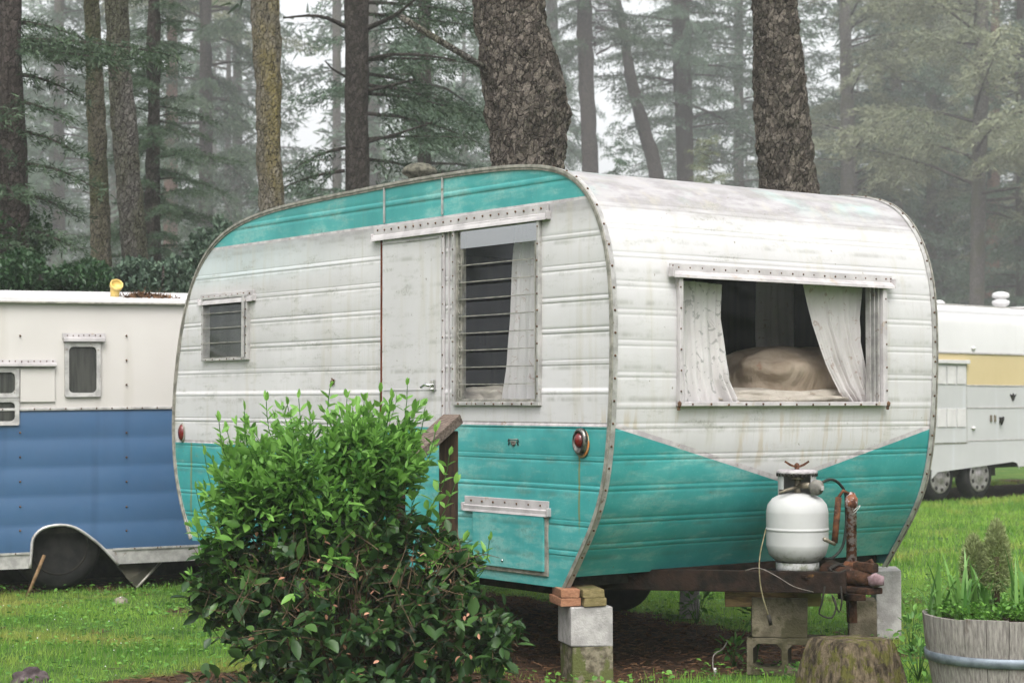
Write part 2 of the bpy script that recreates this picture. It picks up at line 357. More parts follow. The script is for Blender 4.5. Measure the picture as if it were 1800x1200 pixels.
def bark(name, a, b, moss=None, mt=.5, dk=(.02, .015, .012), sc=1.0):
    t = NT(name)
    mp = t.n('ShaderNodeMapping'); t.l(t.obj, mp.inputs[0]); mp.inputs['Scale'].default_value = (1, 1, .62)
    ds = t.noise(9 * sc, 3, .6, vec=mp.outputs[0])
    add = t.n('ShaderNodeVectorMath', operation='ADD'); t.l(mp.outputs[0], add.inputs[0])
    sc_ = t.n('ShaderNodeVectorMath', operation='SCALE'); t.l(ds, sc_.inputs[0]); sc_.inputs['Scale'].default_value = .12; t.l(sc_.outputs[0], add.inputs[1])
    v = t.n('ShaderNodeTexVoronoi', feature='DISTANCE_TO_EDGE'); t.l(add.outputs[0], v.inputs['Vector']); v.inputs['Scale'].default_value = 17 * sc
    v2 = t.n('ShaderNodeTexVoronoi', feature='F1'); t.l(add.outputs[0], v2.inputs['Vector']); v2.inputs['Scale'].default_value = 17 * sc
    fr = t.noise(60 * sc, 6, .7)
    v3 = t.n('ShaderNodeTexVoronoi', feature='DISTANCE_TO_EDGE'); t.l(add.outputs[0], v3.inputs['Vector']); v3.inputs['Scale'].default_value = 44 * sc
    brk = t.ramp(t.noise(7 * sc, 5, .7), .26, .50)
    c1_ = t.math('SUBTRACT', 1.0, t.math('MULTIPLY', t.ramp(v.outputs['Distance'], 0.0, .10, 1, 0), brk))
    c2b = t.math('SUBTRACT', 1.0, t.math('MULTIPLY', t.ramp(v3.outputs['Distance'], 0.0, .12, .7, 0), t.ramp(fr, .35, .6)))
    cr = t.math('MULTIPLY', c1_, c2b)
    cs = t.n('ShaderNodeSeparateColor'); t.l(v2.outputs['Color'], cs.inputs[0])
    col = t.mix(t.ramp(t.math('ADD', t.math('MULTIPLY', cs.outputs[0], .32), t.math('MULTIPLY', fr, .80)), .38, .76), a, b)
    if moss: col = t.mix(t.math('MULTIPLY', t.ramp(t.noise(1.6, 4, .6, (1, 1, .5)), mt - .06, mt + .1), t.ramp(fr, .35, .6)), col, moss)
    col = t.mix(t.math('SUBTRACT', 1.0, cr), col, dk)
    h = t.math('ADD', t.math('MULTIPLY', cr, .8), t.math('ADD', t.math('MULTIPLY', fr, .5), t.math('MULTIPLY', cs.outputs[1], .5)))
    t.bump(h, 1.0, .045); return t.fin(col, .92, 0, .15)
M['bark'] = bark('scaly_spruce_bark', (.070, .058, .048), (.21, .18, .15), sc=1.25)
M['barkg'] = bark('grey_bark', (.12, .11, .10), (.24, .22, .20), (.14, .14, .08), .52, sc=1.5)
M['barkt'] = bark('tan_mossy_bark', (.15, .13, .09), (.25, .22, .17), (.13, .14, .06), .48, sc=1.6)
M['barky'] = bark('yellow_lichen_bark', (.19, .165, .12), (.30, .27, .22), (.32, .255, .065), .50, sc=1.6)
M['barkd'] = bark('dark_bark', (.05, .04, .035), (.11, .09, .08), sc=1.3)
M['barkr'] = bark('reddish_bark', (.14, .08, .055), (.28, .17, .12), sc=1.3)
M['twig'] = pm('twigs', (.035, .024, .015), (.12, .082, .05), 20, .85)
M['f_dark'] = foliage('dark_needles', (.014, .032, .018), (.075, .115, .062))
M['f_mid'] = foliage('hazed_green_needles', (.035, .062, .042), (.13, .19, .125))  # paled and greyed so the colour carries part of the distance haze
M['f_yel'] = foliage('olive_needles', (.06, .08, .045), (.26, .28, .17))
M['f_ivy'] = foliage('dark_leaves', (.010, .032, .012), (.045, .10, .035), rough=.4)
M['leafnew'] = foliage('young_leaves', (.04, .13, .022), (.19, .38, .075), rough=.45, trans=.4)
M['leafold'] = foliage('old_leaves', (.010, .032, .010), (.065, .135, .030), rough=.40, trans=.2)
M['deadleaf'] = foliage('withered_leaves', (.22, .09, .05), (.50, .27, .18), rough=.8)
M['grass'] = foliage('grass', (.062, .19, .020), (.29, .46, .07), (.32, .36, .08), rough=.55, trans=.45)
M['clover'] = foliage('clover', (.04, .12, .018), (.15, .32, .05), rough=.5, trans=.3)
M['strap'] = foliage('strap_leaves', (.05, .14, .025), (.15, .29, .07), rough=.4, trans=.3)
M['fuzzy'] = foliage('fuzzy_cypress', (.14, .16, .06), (.34, .40, .18), rough=.8)
M['petal'] = foliage('petals', (.6, .6, .58), (.8, .8, .78))
# ================================================================ main trailer (local frame: x across the front, y back along the side, z up)
O = Vector((177 / FPX * 8.4, 8.4, 0)); TRZ = math.atan2(.6, .8)
RT = Matrix.Rotation(TRZ, 3, 'Z'); RTi = RT.inverted(); CL = RTi @ (Vector((0, 0, CAMZ)) - O)
def T_side(px, py, u=0.0):
    d = RTi @ ray(px, py); t = (u - CL.x) / d.x; p = CL + d * t; return p
def T_front(px, py, s=0.0):
    d = RTi @ ray(px, py); t = (s - CL.y) / d.y; p = CL + d * t; return p
def T_world(p): return O + RT @ Vector(p)
W = 2.2
prof_px = [(990, 1038), (1007, 1000), (1023, 967), (1040, 930), (1052, 897), (1060, 862), (1067, 817), (1072, 767), (1075, 700), (1077, 605), (1077, 528), (1073, 467), (1065, 421), (1054, 379), (1039, 344), (1019, 316), (996, 300), (966, 293), (927, 292), (881, 295), (832, 302), (774, 310), (709, 321), (675, 328), (625, 339), (564, 350), (510, 360), (460, 375), (433, 386), (391, 407), (368, 433), (345, 475), (330, 521), (318, 586), (311, 643), (307, 697), (304, 769), (307, 831), (318, 888), (338, 950)]
ctrl = [T_side(*p) for p in prof_px]
ctrl = [(c.y, c.z) for c in ctrl]
def catmull(P, step):
    out = []; P = [np.array(p) for p in P]; Q = [2 * P[0] - P[1]] + P + [2 * P[-1] - P[-2]]
    for i in range(1, len(Q) - 2):
        a, b, c, d = Q[i - 1:i + 3]; n = max(2, int(np.linalg.norm(c - b) / step))
        for k in range(n):
            t = k / n; out.append(.5 * ((2 * b) + (c - a) * t + (2 * a - 5 * b + 4 * c - d) * t * t + (3 * b - a - 3 * c + d) * t ** 3))
    out.append(Q[-2]); return np.array(out)
c2 = np.array(ctrl)
for _ in range(2):                                    # smooth the traced points
    c3_ = c2.copy(); c3_[1:-1] = .25 * c2[:-2] + .5 * c2[1:-1] + .25 * c2[2:]; c2 = c3_
c2[0] = ctrl[0]
prof = catmull(c2, .005)
SF0 = prof[:, 0].min(); ZB = float(prof[0, 1]); 
itop = int(prof[:, 1].argmax()); ZT = float(prof[itop, 1]); ZBR = float(prof[-1, 1])
print('profile: s', prof[:, 0].min(), prof[:, 0].max(), 'z', prof[:, 1].min(), ZT, 'first', prof[0], 'last', prof[-1])
def fz(z):   # front and rear s at height z
    a = prof[:itop + 1]; b = prof[itop:]
    sf = float(np.interp(z, a[:, 1], a[:, 0])); sr = float(np.interp(-z, -b[:, 1], b[:, 0])); return sf, sr
def bead(d):   # d = distance from the bead's centre
    d = abs(d)
    if d > .017: return 0.0
    if d < .008: return .0012
    if d < .0115: return .0012 - (d - .008) / .0035 * .0042
    return -.003 + (d - .0115) / .0055 * .003
SG = [2.067, 1.922, 1.774, 1.628, 1.479, 1.185, 1.035, .90, .735, .595]
FG = [2.21, 2.10, 1.97, 1.836, 1.706, 1.565, 1.42, 1.185, 1.04, .90, .75, .63]
def joint(z, z0): 
    d = z - z0; return .0018 if 0 <= d < .018 else (0.0 if d > 0 else -.0018 * max(0, 1 + d / .01))
def disp(z, grooves, x, y):
    o = sum(bead(z - g + .0022 * vnoise((x * .9, y * .9, g * 7))) * (1 + .35 * vnoise((x * 2 + 5, y * 2, g * 3))) for g in grooves) + joint(z, 1.337 if grooves is SG else 1.27)
    if grooves is SG: o += bead((z - 2.35) * .8)
    gs = sorted(grooves)
    for a, b in zip(gs[:-1], gs[1:]):
        if a < z < b: o += .0028 * math.sin(math.pi * (z - a) / (b - a)); break
    return o + .0035 * vnoise((x * 1.0 + 3, y * 1.0, z * 1.7), 1.3) + .0012 * vnoise((x, y, z), 6)
tr = thing('vintage_trailer', 'small old caravan in weathered white and teal with rounded ends, propped on concrete blocks', 'caravan', O, TRZ)

def bis(bm, co, no):
    bmesh.ops.bisect_plane(bm, geom=bm.verts[:] + bm.edges[:] + bm.faces[:], dist=1e-6, plane_co=co, plane_no=no)
def bm_of(V, F):
    bm = bmesh.new(); vs = [bm.verts.new(v) for v in V]
    for f in F:
        try: bm.faces.new([vs[i] for i in f])
        except ValueError: pass
    return bm
def cut_holes(bm, holes, ax):     # holes: (a0,a1,z0,z1[,cond])
    for a0, a1, z0, z1 in holes:
        e = Vector((1, 0, 0)) if ax == 0 else Vector((0, 1, 0))
        for a in (a0, a1): bis(bm, e * a, e)
        for z in (z0, z1): bis(bm, (0, 0, z), (0, 0, 1))
def finish(bm, name, mats, parent, smooth=True):
    me = bpy.data.meshes.new(name)
    for f in bm.faces: f.smooth = smooth
    bm.to_mesh(me); bm.free()
    for m in mats: me.materials.append(m)
    return link(name, me, parent)

# openings measured on the panels
a = T_side(806, 400); b = T_side(951, 706); SWIN = (b.y, a.y, 0, 0)
def side_rect(x0, y0, x1, y1):   # corners top-left, bottom-right on the side plane -> (y_front, y_rear, z0, z1)
    p = T_side(x0, y0); q = T_side(x1, y1); return (q.y, p.y, q.z, p.z)
w1 = side_rect(804, 402, 949, 706); zt = T_side(876, 394).z
w1 = (w1[0], w1[1], T_side(876, 706).z, zt)
w2 = side_rect(362, 524, 437, 630); w2 = (w2[0], w2[1], T_side(400, 629).z, T_side(400, 524).z)
fa = T_front(1196, 500); fb = T_front(1548, 705)
w3 = (fa.x, fb.x, T_front(1372, 706).z, T_front(1372, 496).z)
door = (T_side(780, 560).y, T_side(674, 560).y, .62, T_side(727, 408).z)
hatch = (T_side(960, 950).y, T_side(836, 950).y, T_side(905, 998).z, T_side(905, 903).z)
print('side window', w1, 'small', w2, 'front', w3, 'door', door, 'hatch', hatch)
WH = (2.45, .40, .36)             # wheel arch centre s, half width, height over the bottom edge

def band_z(y):                    # lower edge of the grey stripe on the door side
    return 1.183 if y < 1.5 else (1.183 - (y - 1.5) / 1.6 * .143 if y < 3.1 else 1.04)
def side_panel(u, sign, name):
    zs = sorted(set([round(z, 4) for z in np.arange(ZB, ZT - .002, .012)] + [round(g + k, 4) for g in SG + [2.35] for k in (-.017, -.0115, -.008, .008, .0115, .017)] + [1.337, 1.333, 1.355] + [ZT - .012, ZT - .006, ZT - .003, ZT - .001]))
    zs = [z for z in zs if ZB <= z < ZT]
    n = 90; V = []; F = []
    for z in zs:
        sf, sr = fz(z)
        for i in range(n + 1):
            y = sf + (sr - sf) * i / n
            V.append((u + sign * disp(z, SG, 0, y), y, z))
    for r in range(len(zs) - 1):
        for i in range(n):
            q = r * (n + 1) + i
            f = (q, q + n + 1, q + n + 2, q + 1)
            F.append(f if sign < 0 else f[::-1])
    bm = bm_of(V, F)
    if sign < 0:
        cut_holes(bm, [w1, w2, door], 1)
        bis(bm, (0, 0, ZBR), (0, 0, 1))
    # paint boundaries
    zc = 2.232
    for z in (zc, zc + .014, 1.183, 1.183 + .02, 1.04, 1.06): bis(bm, (0, 0, z), (0, 0, 1))
    sl = Vector((0, .143, 1.6)).normalized()
    for dz in (0, .02): bis(bm, (0, 1.5, 1.183 + dz), sl)
    dele = []
    for f in bm.faces:
        c = f.calc_center_median()
        if sign < 0:
            if any(h[0] < c.y < h[1] and h[2] < c.z < h[3] for h in (w1, w2, door)): dele.append(f); continue
        e = ((c.y - WH[0]) / WH[1]) ** 2 + max(0, (c.z - ZB) / WH[2]) ** 2
        if e < 1: dele.append(f); continue
        bz = band_z(c.y)
        if c.z > zc + .014 or c.z < bz: f.material_index = 1
        elif c.z > zc or c.z < bz + .02: f.material_index = 2
    bmesh.ops.delete(bm, geom=dele, context='FACES')
    return finish(bm, name, [M['white'], M['teal'], M['stripe']], tr)
side_panel(0.0, -1, 'side_wall'); side_panel(W, 1, 'side_wall')

# shell: front, roof and rear as one skin
FB = T_side(1013, 1016).z
k0 = int(np.argmax(prof[:, 1] > FB))
pts = [tuple(p) for p in prof[k0:itop]][::1]; rest = prof[itop:]
pts += [tuple(p) for p in rest[::6]] + [tuple(rest[-1])]
P = np.array(pts); tg = np.gradient(P, axis=0); tg /= np.linalg.norm(tg, axis=1)[:, None]
NO = np.stack([-tg[:, 1], tg[:, 0]], 1)      # outward normal (front faces -y)
if NO[20][0] > 0: NO = -NO
nu = 44; V = []; F = []
nfront = itop - k0
for i, (s, z) in enumerate(P):
    for j in range(nu + 1):
        x = W * j / nu
        d = disp(z, FG, x, s) if i < nfront - 20 else .003 * vnoise((x, s, z), 2.0)
        if i > nfront + 20: d += bead((s % .5) - .25) * .5
        V.append((x, s + NO[i][0] * d, z + NO[i][1] * d))
for i in range(len(P) - 1):
    for j in range(nu):
        q = i * (nu + 1) + j; F.append((q, q + 1, q + nu + 2, q + nu + 1))
bm = bm_of(V, F)
cut_holes(bm, [w3], 0)
ap = T_front(1370, 848, .10); apx = ap.x; apz = ap.z
zl, zr = 1.187, T_front(1638, 752, .03).z
print('V apex', apx, apz, zl, zr)
for (x0, z0, x1, z1) in ((0, zl, apx, apz), (apx, apz, W, zr)):
    nn = Vector((-(z1 - z0), 0, x1 - x0)).normalized()
    for dz in (0, .024): bis(bm, (x0, 0, z0 + dz), nn)
dele = []
for f in bm.faces:
    c = f.calc_center_median()
    if c.y < .6:
        if w3[0] < c.x < w3[1] and w3[2] < c.z < w3[3]: dele.append(f); continue
        vz = zl + (apz - zl) * c.x / apx if c.x < apx else apz + (zr - apz) * (c.x - apx) / (W - apx)
        if c.z < vz: f.material_index = 1
        elif c.z < vz + .024: f.material_index = 2
    elif c.z < 1.04: f.material_index = 1
bmesh.ops.delete(bm, geom=dele, context='FACES')
finish(bm, 'outer_shell', [M['white'], M['teal'], M['stripe']], tr)

# floor, inner lining
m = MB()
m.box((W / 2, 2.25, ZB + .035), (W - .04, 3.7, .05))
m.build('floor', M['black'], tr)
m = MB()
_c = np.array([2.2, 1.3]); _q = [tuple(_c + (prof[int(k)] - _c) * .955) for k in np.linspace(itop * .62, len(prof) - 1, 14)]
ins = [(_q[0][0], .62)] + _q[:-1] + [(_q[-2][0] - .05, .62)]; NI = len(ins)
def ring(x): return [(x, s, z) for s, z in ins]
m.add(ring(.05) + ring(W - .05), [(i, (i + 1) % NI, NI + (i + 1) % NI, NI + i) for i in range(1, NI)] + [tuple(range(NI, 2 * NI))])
m.box((W / 2 - .3, 1.9, 1.35), (W - .9, .03, 1.5))  # cross partition added to keep the cabin looking dark
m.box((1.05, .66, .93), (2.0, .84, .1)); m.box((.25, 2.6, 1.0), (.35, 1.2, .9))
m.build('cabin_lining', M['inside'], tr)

# edge trim with screws
def edge_trim(x, sgn):
    m = MB(); n = len(P2); L = 0
    for off0, off1, w0, w1_, mi in ((.004, .010, -.008, .026, 0), (.000, .014, -.012, -.004, 1)):
        vs = []; 
        for i in range(n):
            s, z = P2[i]; nx = N2[i]
            for (ww, oo) in ((w0, off0), (w0, off1), (w1_, off1), (w1_, off0)):
                vs.append((x + sgn * ww * -1 if False else x + (ww if sgn < 0 else -ww), s + nx[0] * oo, z + nx[1] * oo))
        fs = [(i * 4 + a, i * 4 + (a + 1) % 4, (i + 1) * 4 + (a + 1) % 4, (i + 1) * 4 + a) for i in range(n - 1) for a in range(4)]
        m.add(vs, fs, mi, False)
    # side flange
    vs = []
    for i in range(n):
        s, z = P2[i]; nx = N2[i]
        for (uu, oo) in ((-.006, .010), (-.006, -.012), (.0, -.012), (.0, .010)):
            vs.append((x + sgn * -uu if False else x + (uu if sgn < 0 else -uu), s + nx[0] * oo, z + nx[1] * oo))
    m.add(vs, [(i * 4 + a, i * 4 + (a + 1) % 4, (i + 1) * 4 + (a + 1) % 4, (i + 1) * 4 + a) for i in range(n - 1) for a in range(4)], 1)
    acc = 0
    for i in range(1, n):
        acc += float(np.linalg.norm(P2[i] - P2[i - 1]))
        if acc > .085:
            acc = random.uniform(-.012, .012); s, z = P2[i]; nx = N2[i]
            m.blob((x + (.010 if sgn < 0 else -.010), s + nx[0] * .011, z + nx[1] * .011), (.0065, .0065, .0065), 2, 1)
    return m
P2 = prof[::5]; tg = np.gradient(P2, axis=0); tg /= np.linalg.norm(tg, axis=1)[:, None]; N2 = np.stack([-tg[:, 1], tg[:, 0]], 1)
if N2[20][0] > 0: N2 = -N2
edge_trim(0, -1).build('edge_trim', [M['trim'], M['trimdark'], M['rustdot']], tr)
edge_trim(W, 1).build('edge_trim', [M['trim'], M['trimdark'], M['rustdot']], tr)

def dots(m, p0, p1, n, r=.0055, mi=1, sq=(1, 1, 1)):
    for i in range(n):
        t = (i + .5) / n; m.blob(Vector(p0).lerp(Vector(p1), t) + Vector([random.uniform(-.002, .002) for _ in range(3)]), (r * sq[0], r * sq[1], r * sq[2]), mi, 1)

# ---- awning strip over door and window (on the side)
def side_awning(m, y0, y1, z, out=.05, h=.055, n=18):
    out *= .55
    m.box((-.008, (y0 + y1) / 2, z + h * .55), (.010, y1 - y0, h * .95), 0, bev=.003)
    a = MB()
    prof_ = [(-.010, z + .012), (-.020, z + .006), (-out, z - .010), (-out - .003, z - .022), (-out + .004, z - .022), (-.019, z - .006), (-.006, z - .002)]
    m.prism([(x, y0 - .006, zz) for x, zz in prof_], (0, y1 - y0 + .012, 0), 0)
    for yy in (y0 - .006, y1 + .006): m.box((-.014, yy, z - .001), (.028, .012, .040), 0, bev=.004)
    dots(m, (-.014, y0 + .01, z + h * .62), (-.014, y1 - .01, z + h * .62), n, .0062)
a0 = T_side(966, 372); a1 = T_side(660, 407)
m = MB(); side_awning(m, a0.y + .0, a1.y, (a0.z + a1.z) / 2 - .025, n=22); m.build('awning', [M['awn'], M['rustdot']], tr)
a0 = T_side(449, 516); a1 = T_side(355, 526)
m = MB(); side_awning(m, a0.y, a1.y, (a0.z + a1.z) / 2 - .02, .045, .045, 9); m.build('awning', [M['awn'], M['rustdot']], tr)

# ---- tall louvred side window
def frame_rect(m, yz, wd, x0, x1, mi=0, axis=1):
    y0, y1, z0, z1 = yz
    for (c, d) in ((((y0 + y1) / 2, z0 - wd / 2), (y1 - y0 + 2 * wd, wd)), (((y0 + y1) / 2, z1 + wd / 2), (y1 - y0 + 2 * wd, wd)), ((y0 - wd / 2, (z0 + z1) / 2), (wd, z1 - z0)), ((y1 + wd / 2, (z0 + z1) / 2), (wd, z1 - z0))):
        if axis == 1: m.box(((x0 + x1) / 2, c[0], c[1]), (x1 - x0, d[0], d[1]), mi, bev=.0025)
        else: m.box((c[0], (x0 + x1) / 2, c[1]), (d[0], x1 - x0, d[1]), mi, bev=.0025)
y0, y1, z0, z1 = w1
m = MB(); frame_rect(m, (y0, y1, z0, z1), .018, -.022, .05)
frame_rect(m, (y0 + .014, y1 - .014, z0 + .014, z1 - .014), .014, -.010, .045, 2)
dots(m, (-.023, y0 - .008, z0), (-.023, y0 - .008, z1), 11, .0055); dots(m, (-.023, y1 + .008, z0), (-.023, y1 + .008, z1), 13, .0045); dots(m, (-.023, y0, z0 - .009), (-.023, y1, z0 - .009), 9, .0055)
wf = m.build('window', [M['trim'], M['rustdot'], M['trimdark']], tr)
zl_ = z1 - .105                                     # top fixed pane
m = MB(); m.add([(0, y1, zl_ + .004), (0, y0, zl_ + .004), (0, y0, z1 - .012), (0, y1, z1 - .012)], [(0, 1, 2, 3)]); m.build('top_pane', M['mirror'], wf)
m = MB(); n = 9; hh = (zl_ - z0) / n
m2 = MB()
for i in range(n):
    zc_ = z0 + hh * (i + .5)
    rot = Euler((0, R(8), 0)).to_matrix()
    m.add([(-.012, y1 - .025, zc_ - hh * .52), (-.012, y0 + .025, zc_ - hh * .52), (.006, y0 + .025, zc_ + hh * .52), (.006, y1 - .025, zc_ + hh * .52)], [(0, 1, 2, 3)])
    m2.box((-.016, (y0 + y1) / 2, z0 + hh * i + .002), (.006, y1 - y0 - .06, .0045))
for yy in (y0 + .024, y1 - .024, y1 - .045): m2.box((-.002, yy, (z0 + zl_) / 2), (.014, .009, zl_ - z0))
for i in range(n * 2): m2.box((-.012, y1 - .035, z0 + hh * .5 * (i + .5)), (.004, .022, .005), 0, (R(35), 0, 0))
m.build('louvre_glass', M['louvre'], wf); m2.build('louvre_rack', M['trimdark'], wf)

# ---- small louvred window
y0, y1, z0, z1 = w2
m = MB(); frame_rect(m, (y0, y1, z0, z1), .016, -.024, .03)
m.box((-.030, y0 + .018, (z0 + z1) / 2), (.012, .020, z1 - z0), 0, bev=.002)
dots(m, (-.025, y0 - .008, z0), (-.025, y0 - .008, z1), 7, .005); dots(m, (-.025, y1 + .008, z0), (-.025, y1 + .008, z1), 6, .004); dots(m, (-.025, y0, z0 - .008), (-.025, y1, z0 - .008), 6, .005)
wf = m.build('window', [M['trim'], M['rustdot']], tr)
m = MB(); m2 = MB(); hh = (z1 - z0) / 4
for i in range(4):
    m.add([(-.012, y1, z0 + hh * i), (-.012, y0, z0 + hh * i), (.004, y0, z0 + hh * (i + 1.03)), (.004, y1, z0 + hh * (i + 1.03))], [(0, 1, 2, 3)])
    m2.box((-.017, (y0 + y1) / 2, z0 + hh * i + .004), (.005, y1 - y0, .004))
m.build('louvre_glass', M['louvre'], wf); m2.build('louvre_rack', M['trimdark'], wf)
m = MB(); m.add([(.03, y0, z0), (.03, y1, z0), (.03, y1, z1), (.03, y0, z1)], [(0, 1, 2, 3)]); m.build('insect_screen', pm('grey_screen', (.035, .038, .03), (.065, .068, .058), 4, .8), wf)

# ---- front picture window
x0, x1, z0, z1 = w3
m = MB(); frame_rect(m, w3, .020, -.022, .05, 0, 0)
m.box((x0 - .014, -.014, (z0 + z1) / 2), (.020, .018, z1 - z0 + .04), 0, bev=.002); m.box((x1 + .016, -.014, (z0 + z1) / 2), (.026, .018, z1 - z0 + .04), 0, bev=.002)
for k in range(3): m.box((x1 - .012 - .018 * k, .012 + .012 * k, (z0 + z1) / 2), (.008, .03, z1 - z0), 2)
dots(m, (x0, -.024, z0 - .012), (x1, -.024, z0 - .012), 12, .006); dots(m, (x0 - .018, -.024, z0), (x0 - .018, -.024, z1), 6, .005); dots(m, (x1 + .02, -.024, z0), (x1 + .02, -.024, z1), 5, .005)
for xx in (x0 - .03, x1 + .03):
    m.blob((xx, -.026, z0 - .012), (.010, .012, .018), 1, 1, .3); m.box((xx, -.02, z0 - .03), (.012, .012, .02), 1, bev=.003)
wf = m.build('window', [M['awn'], M['rustdot'], M['trim']], tr)
m = MB(); m.add([(x0, .006, z0), (x1, .006, z0), (x1, .006, z1), (x0, .006, z1)], [(0, 1, 2, 3)]); m.build('glass', M['glass'], wf)
ax0, ax1 = T_front(1176, 490).x, T_front(1565, 500).x; az = z1 + .005
m = MB(); pr = [(.0, az + .055), (-.012, az + .055), (-.014, az + .022), (-.022, az + .012), (-.034, az + .004), (-.037, az - .010), (-.031, az - .010), (-.022, az + .002), (0, az + .004)]
m.prism([(ax0, s, z) for s, z in pr], (ax1 - ax0, 0, 0), 0)
for xx in (ax0, ax1): m.box((xx, -.019, az + .016), (.010, .038, .050), 0, bev=.004)
dots(m, (ax0 + .01, -.013, az + .038), (ax1 - .01, -.013, az + .038), 20, .0052)
for xx in (ax0 + .012, ax1 - .012): dots(m, (xx, -.013, az + .02), (xx, -.013, az + .05), 2, .005)
m.build('awning', [M['awn'], M['rustdot']], tr)

# ---- door
dy0, dy1, dz0, dz1 = door
m = MB()
bmz = [dz0 + .01, 1.168, 1.188, dz1 - .004]
for (za, zb, mi) in ((bmz[0], bmz[1], 1), (bmz[1], bmz[2], 2), (bmz[2], bmz[3], 0)):
    n = max(1, int((zb - za) / .08)); ny = 10; vs = []
    for i in range(n + 1):
        for j in range(ny + 1):
            z = za + (zb - za) * i / n; y = dy0 + .008 + (dy1 - dy0 - .016) * j / ny
            vs.append((-.010 + .004 * vnoise((0, y, z), 2.5), y, z))
    m.add(vs, [(i * (ny + 1) + j, (i + 1) * (ny + 1) + j, (i + 1) * (ny + 1) + j + 1, i * (ny + 1) + j + 1) for i in range(n) for j in range(ny)], mi, True)
m.box((.0, dy0 + .009, (dz0 + dz1) / 2), (.022, .004, dz1 - dz0 - .01), 0); m.box((.0, dy1 - .009, (dz0 + dz1) / 2), (.022, .004, dz1 - dz0 - .01), 0)
m.box((-.014, (dy0 + dy1) / 2 + .01, dz1 - .045), (.004, dy1 - dy0 - .04, .006), 3)
m.box((-.012, (dy0 + dy1) / 2 + .01, 1.36), (.004, dy1 - dy0 - .06, .004), 0)
dr = m.build('door', [M['white'], M['teal'], M['stripe'], M['trim']], tr)
hp = T_side(766, 677)
m = MB(); m.box((-.018, hp.y, hp.z), (.012, .035, .06), 0, bev=.005); m.tube([(-.02, hp.y, hp.z + .002), (-.045, hp.y, hp.z), (-.05, hp.y + .03, hp.z + .004), (-.05, hp.y + .062, hp.z - .012)], [.009, .009, .008, .006], 8)
m.blob((-.028, hp.y, hp.z - .02), (.008, .008, .008), 0, 1)
m.build('handle', M['chrome'], dr)
m = MB(); m.box((-.006, dy1 + .004, (dz0 + dz1) / 2), (.014, .012, dz1 - dz0)); m.build('door_hinge', pm('rusty_hinge', (.07, .018, .01), (.15, .045, .022), 8, .85), tr)
m = MB(); m.box((-.009, dy0 - .010, (dz0 + dz1) / 2), (.010, .020, dz1 - dz0), 0, bev=.003); m.box((-.006, dy0 - .055, (.64 + dz1) / 2), (.006, .010, dz1 - .66), 0)
dots(m, (-.015, dy0 - .010, dz0 + .1), (-.015, dy0 - .010, dz1), 17, .005)
m.build('door_jamb', [M['awn'], M['rustdot']], tr)

# ---- fittings on the door side
m = MB(); h = hatch
m.box((-.012, (h[0] + h[1]) / 2, (h[2] + h[3]) / 2), (.016, h[1] - h[0], h[3] - h[2]), 0, bev=.004)
m.box((-.004, (h[0] + h[1]) / 2 - .008, (h[2] + h[3]) / 2 - .006), (.012, h[1] - h[0] + .03, h[3] - h[2] + .03), 1, bev=.004)
hp = T_side(889, 984); m.blob((-.022, hp.y, hp.z), (.006, .008, .008), 2, 1)
m.build('locker_hatch', [M['teal'], M['trimdark'], M['chrome']], tr)
a0 = T_side(967, 893); a1 = T_side(820, 884)
m = MB(); side_awning(m, a0.y, a1.y, h[3] + .022, .035, .05, 7); m.build('awning', [M['awn'], M['rustdot']], tr)
for px in (677, 779):
    p = T_side(px, 320); q = T_side(px, 385)
    m = MB(); m.box((-.006, p.y, 2.32), (.008, .010, .17)); 
    sf = [abs(P2[i][0] - p.y) + (0 if P2[i][1] > 2 else 9) for i in range(len(P2))]; ztop = P2[int(np.argmin(sf))][1]
    m = MB(); m.box((-.006, p.y, (2.246 + ztop) / 2), (.008, .010, ztop - 2.246 - .01)); m.build('joint_strip', M['trim'], tr)
# rear red reflector
p = T_side(322, 760); m = MB(); m.blob((-.012, p.y, p.z), (.020, .032, .052), 0, 3); rl = m.build('tail_light', M['red'], tr)
m = MB(); m.lathe([(.036, 0), (.040, .004), (.036, .010), (.030, .010)], (-.003, p.y, p.z), 20, 0, Euler((0, R(-90), 0)).to_matrix() @ Matrix.Diagonal((1.55, 1, 1))); m.build('bezel', M['trimdark'], rl)
# front marker light
p = T_side(1025, 776)
m = MB(); MM = Euler((0, R(-90), 0)).to_matrix() @ Matrix.Diagonal((1.28, 1, 1))
m.lathe([(.052, 0), (.054, .004), (.050, .008), (.044, .009)], (-.004, p.y, p.z - .006), 28, 1, MM)
m.lathe([(.050, .004), (.049, .020), (.042, .027), (.036, .028), (.034, .022)], (-.004, p.y, p.z), 28, 0, MM)
ml = m.build('marker_light', [pm('tarnished_chrome', (.06, .06, .055), (.22, .21, .19), 40, .35, metal=.9), pm('rusty_gasket', (.30, .30, .20), (.42, .16, .04), 40, .8, lo=.4, hi=.6)], tr)
m = MB(); m.blob((-.024, p.y, p.z + .006), (.020, .028, .034), 0, 3); m.build('lens', M['red'], ml)
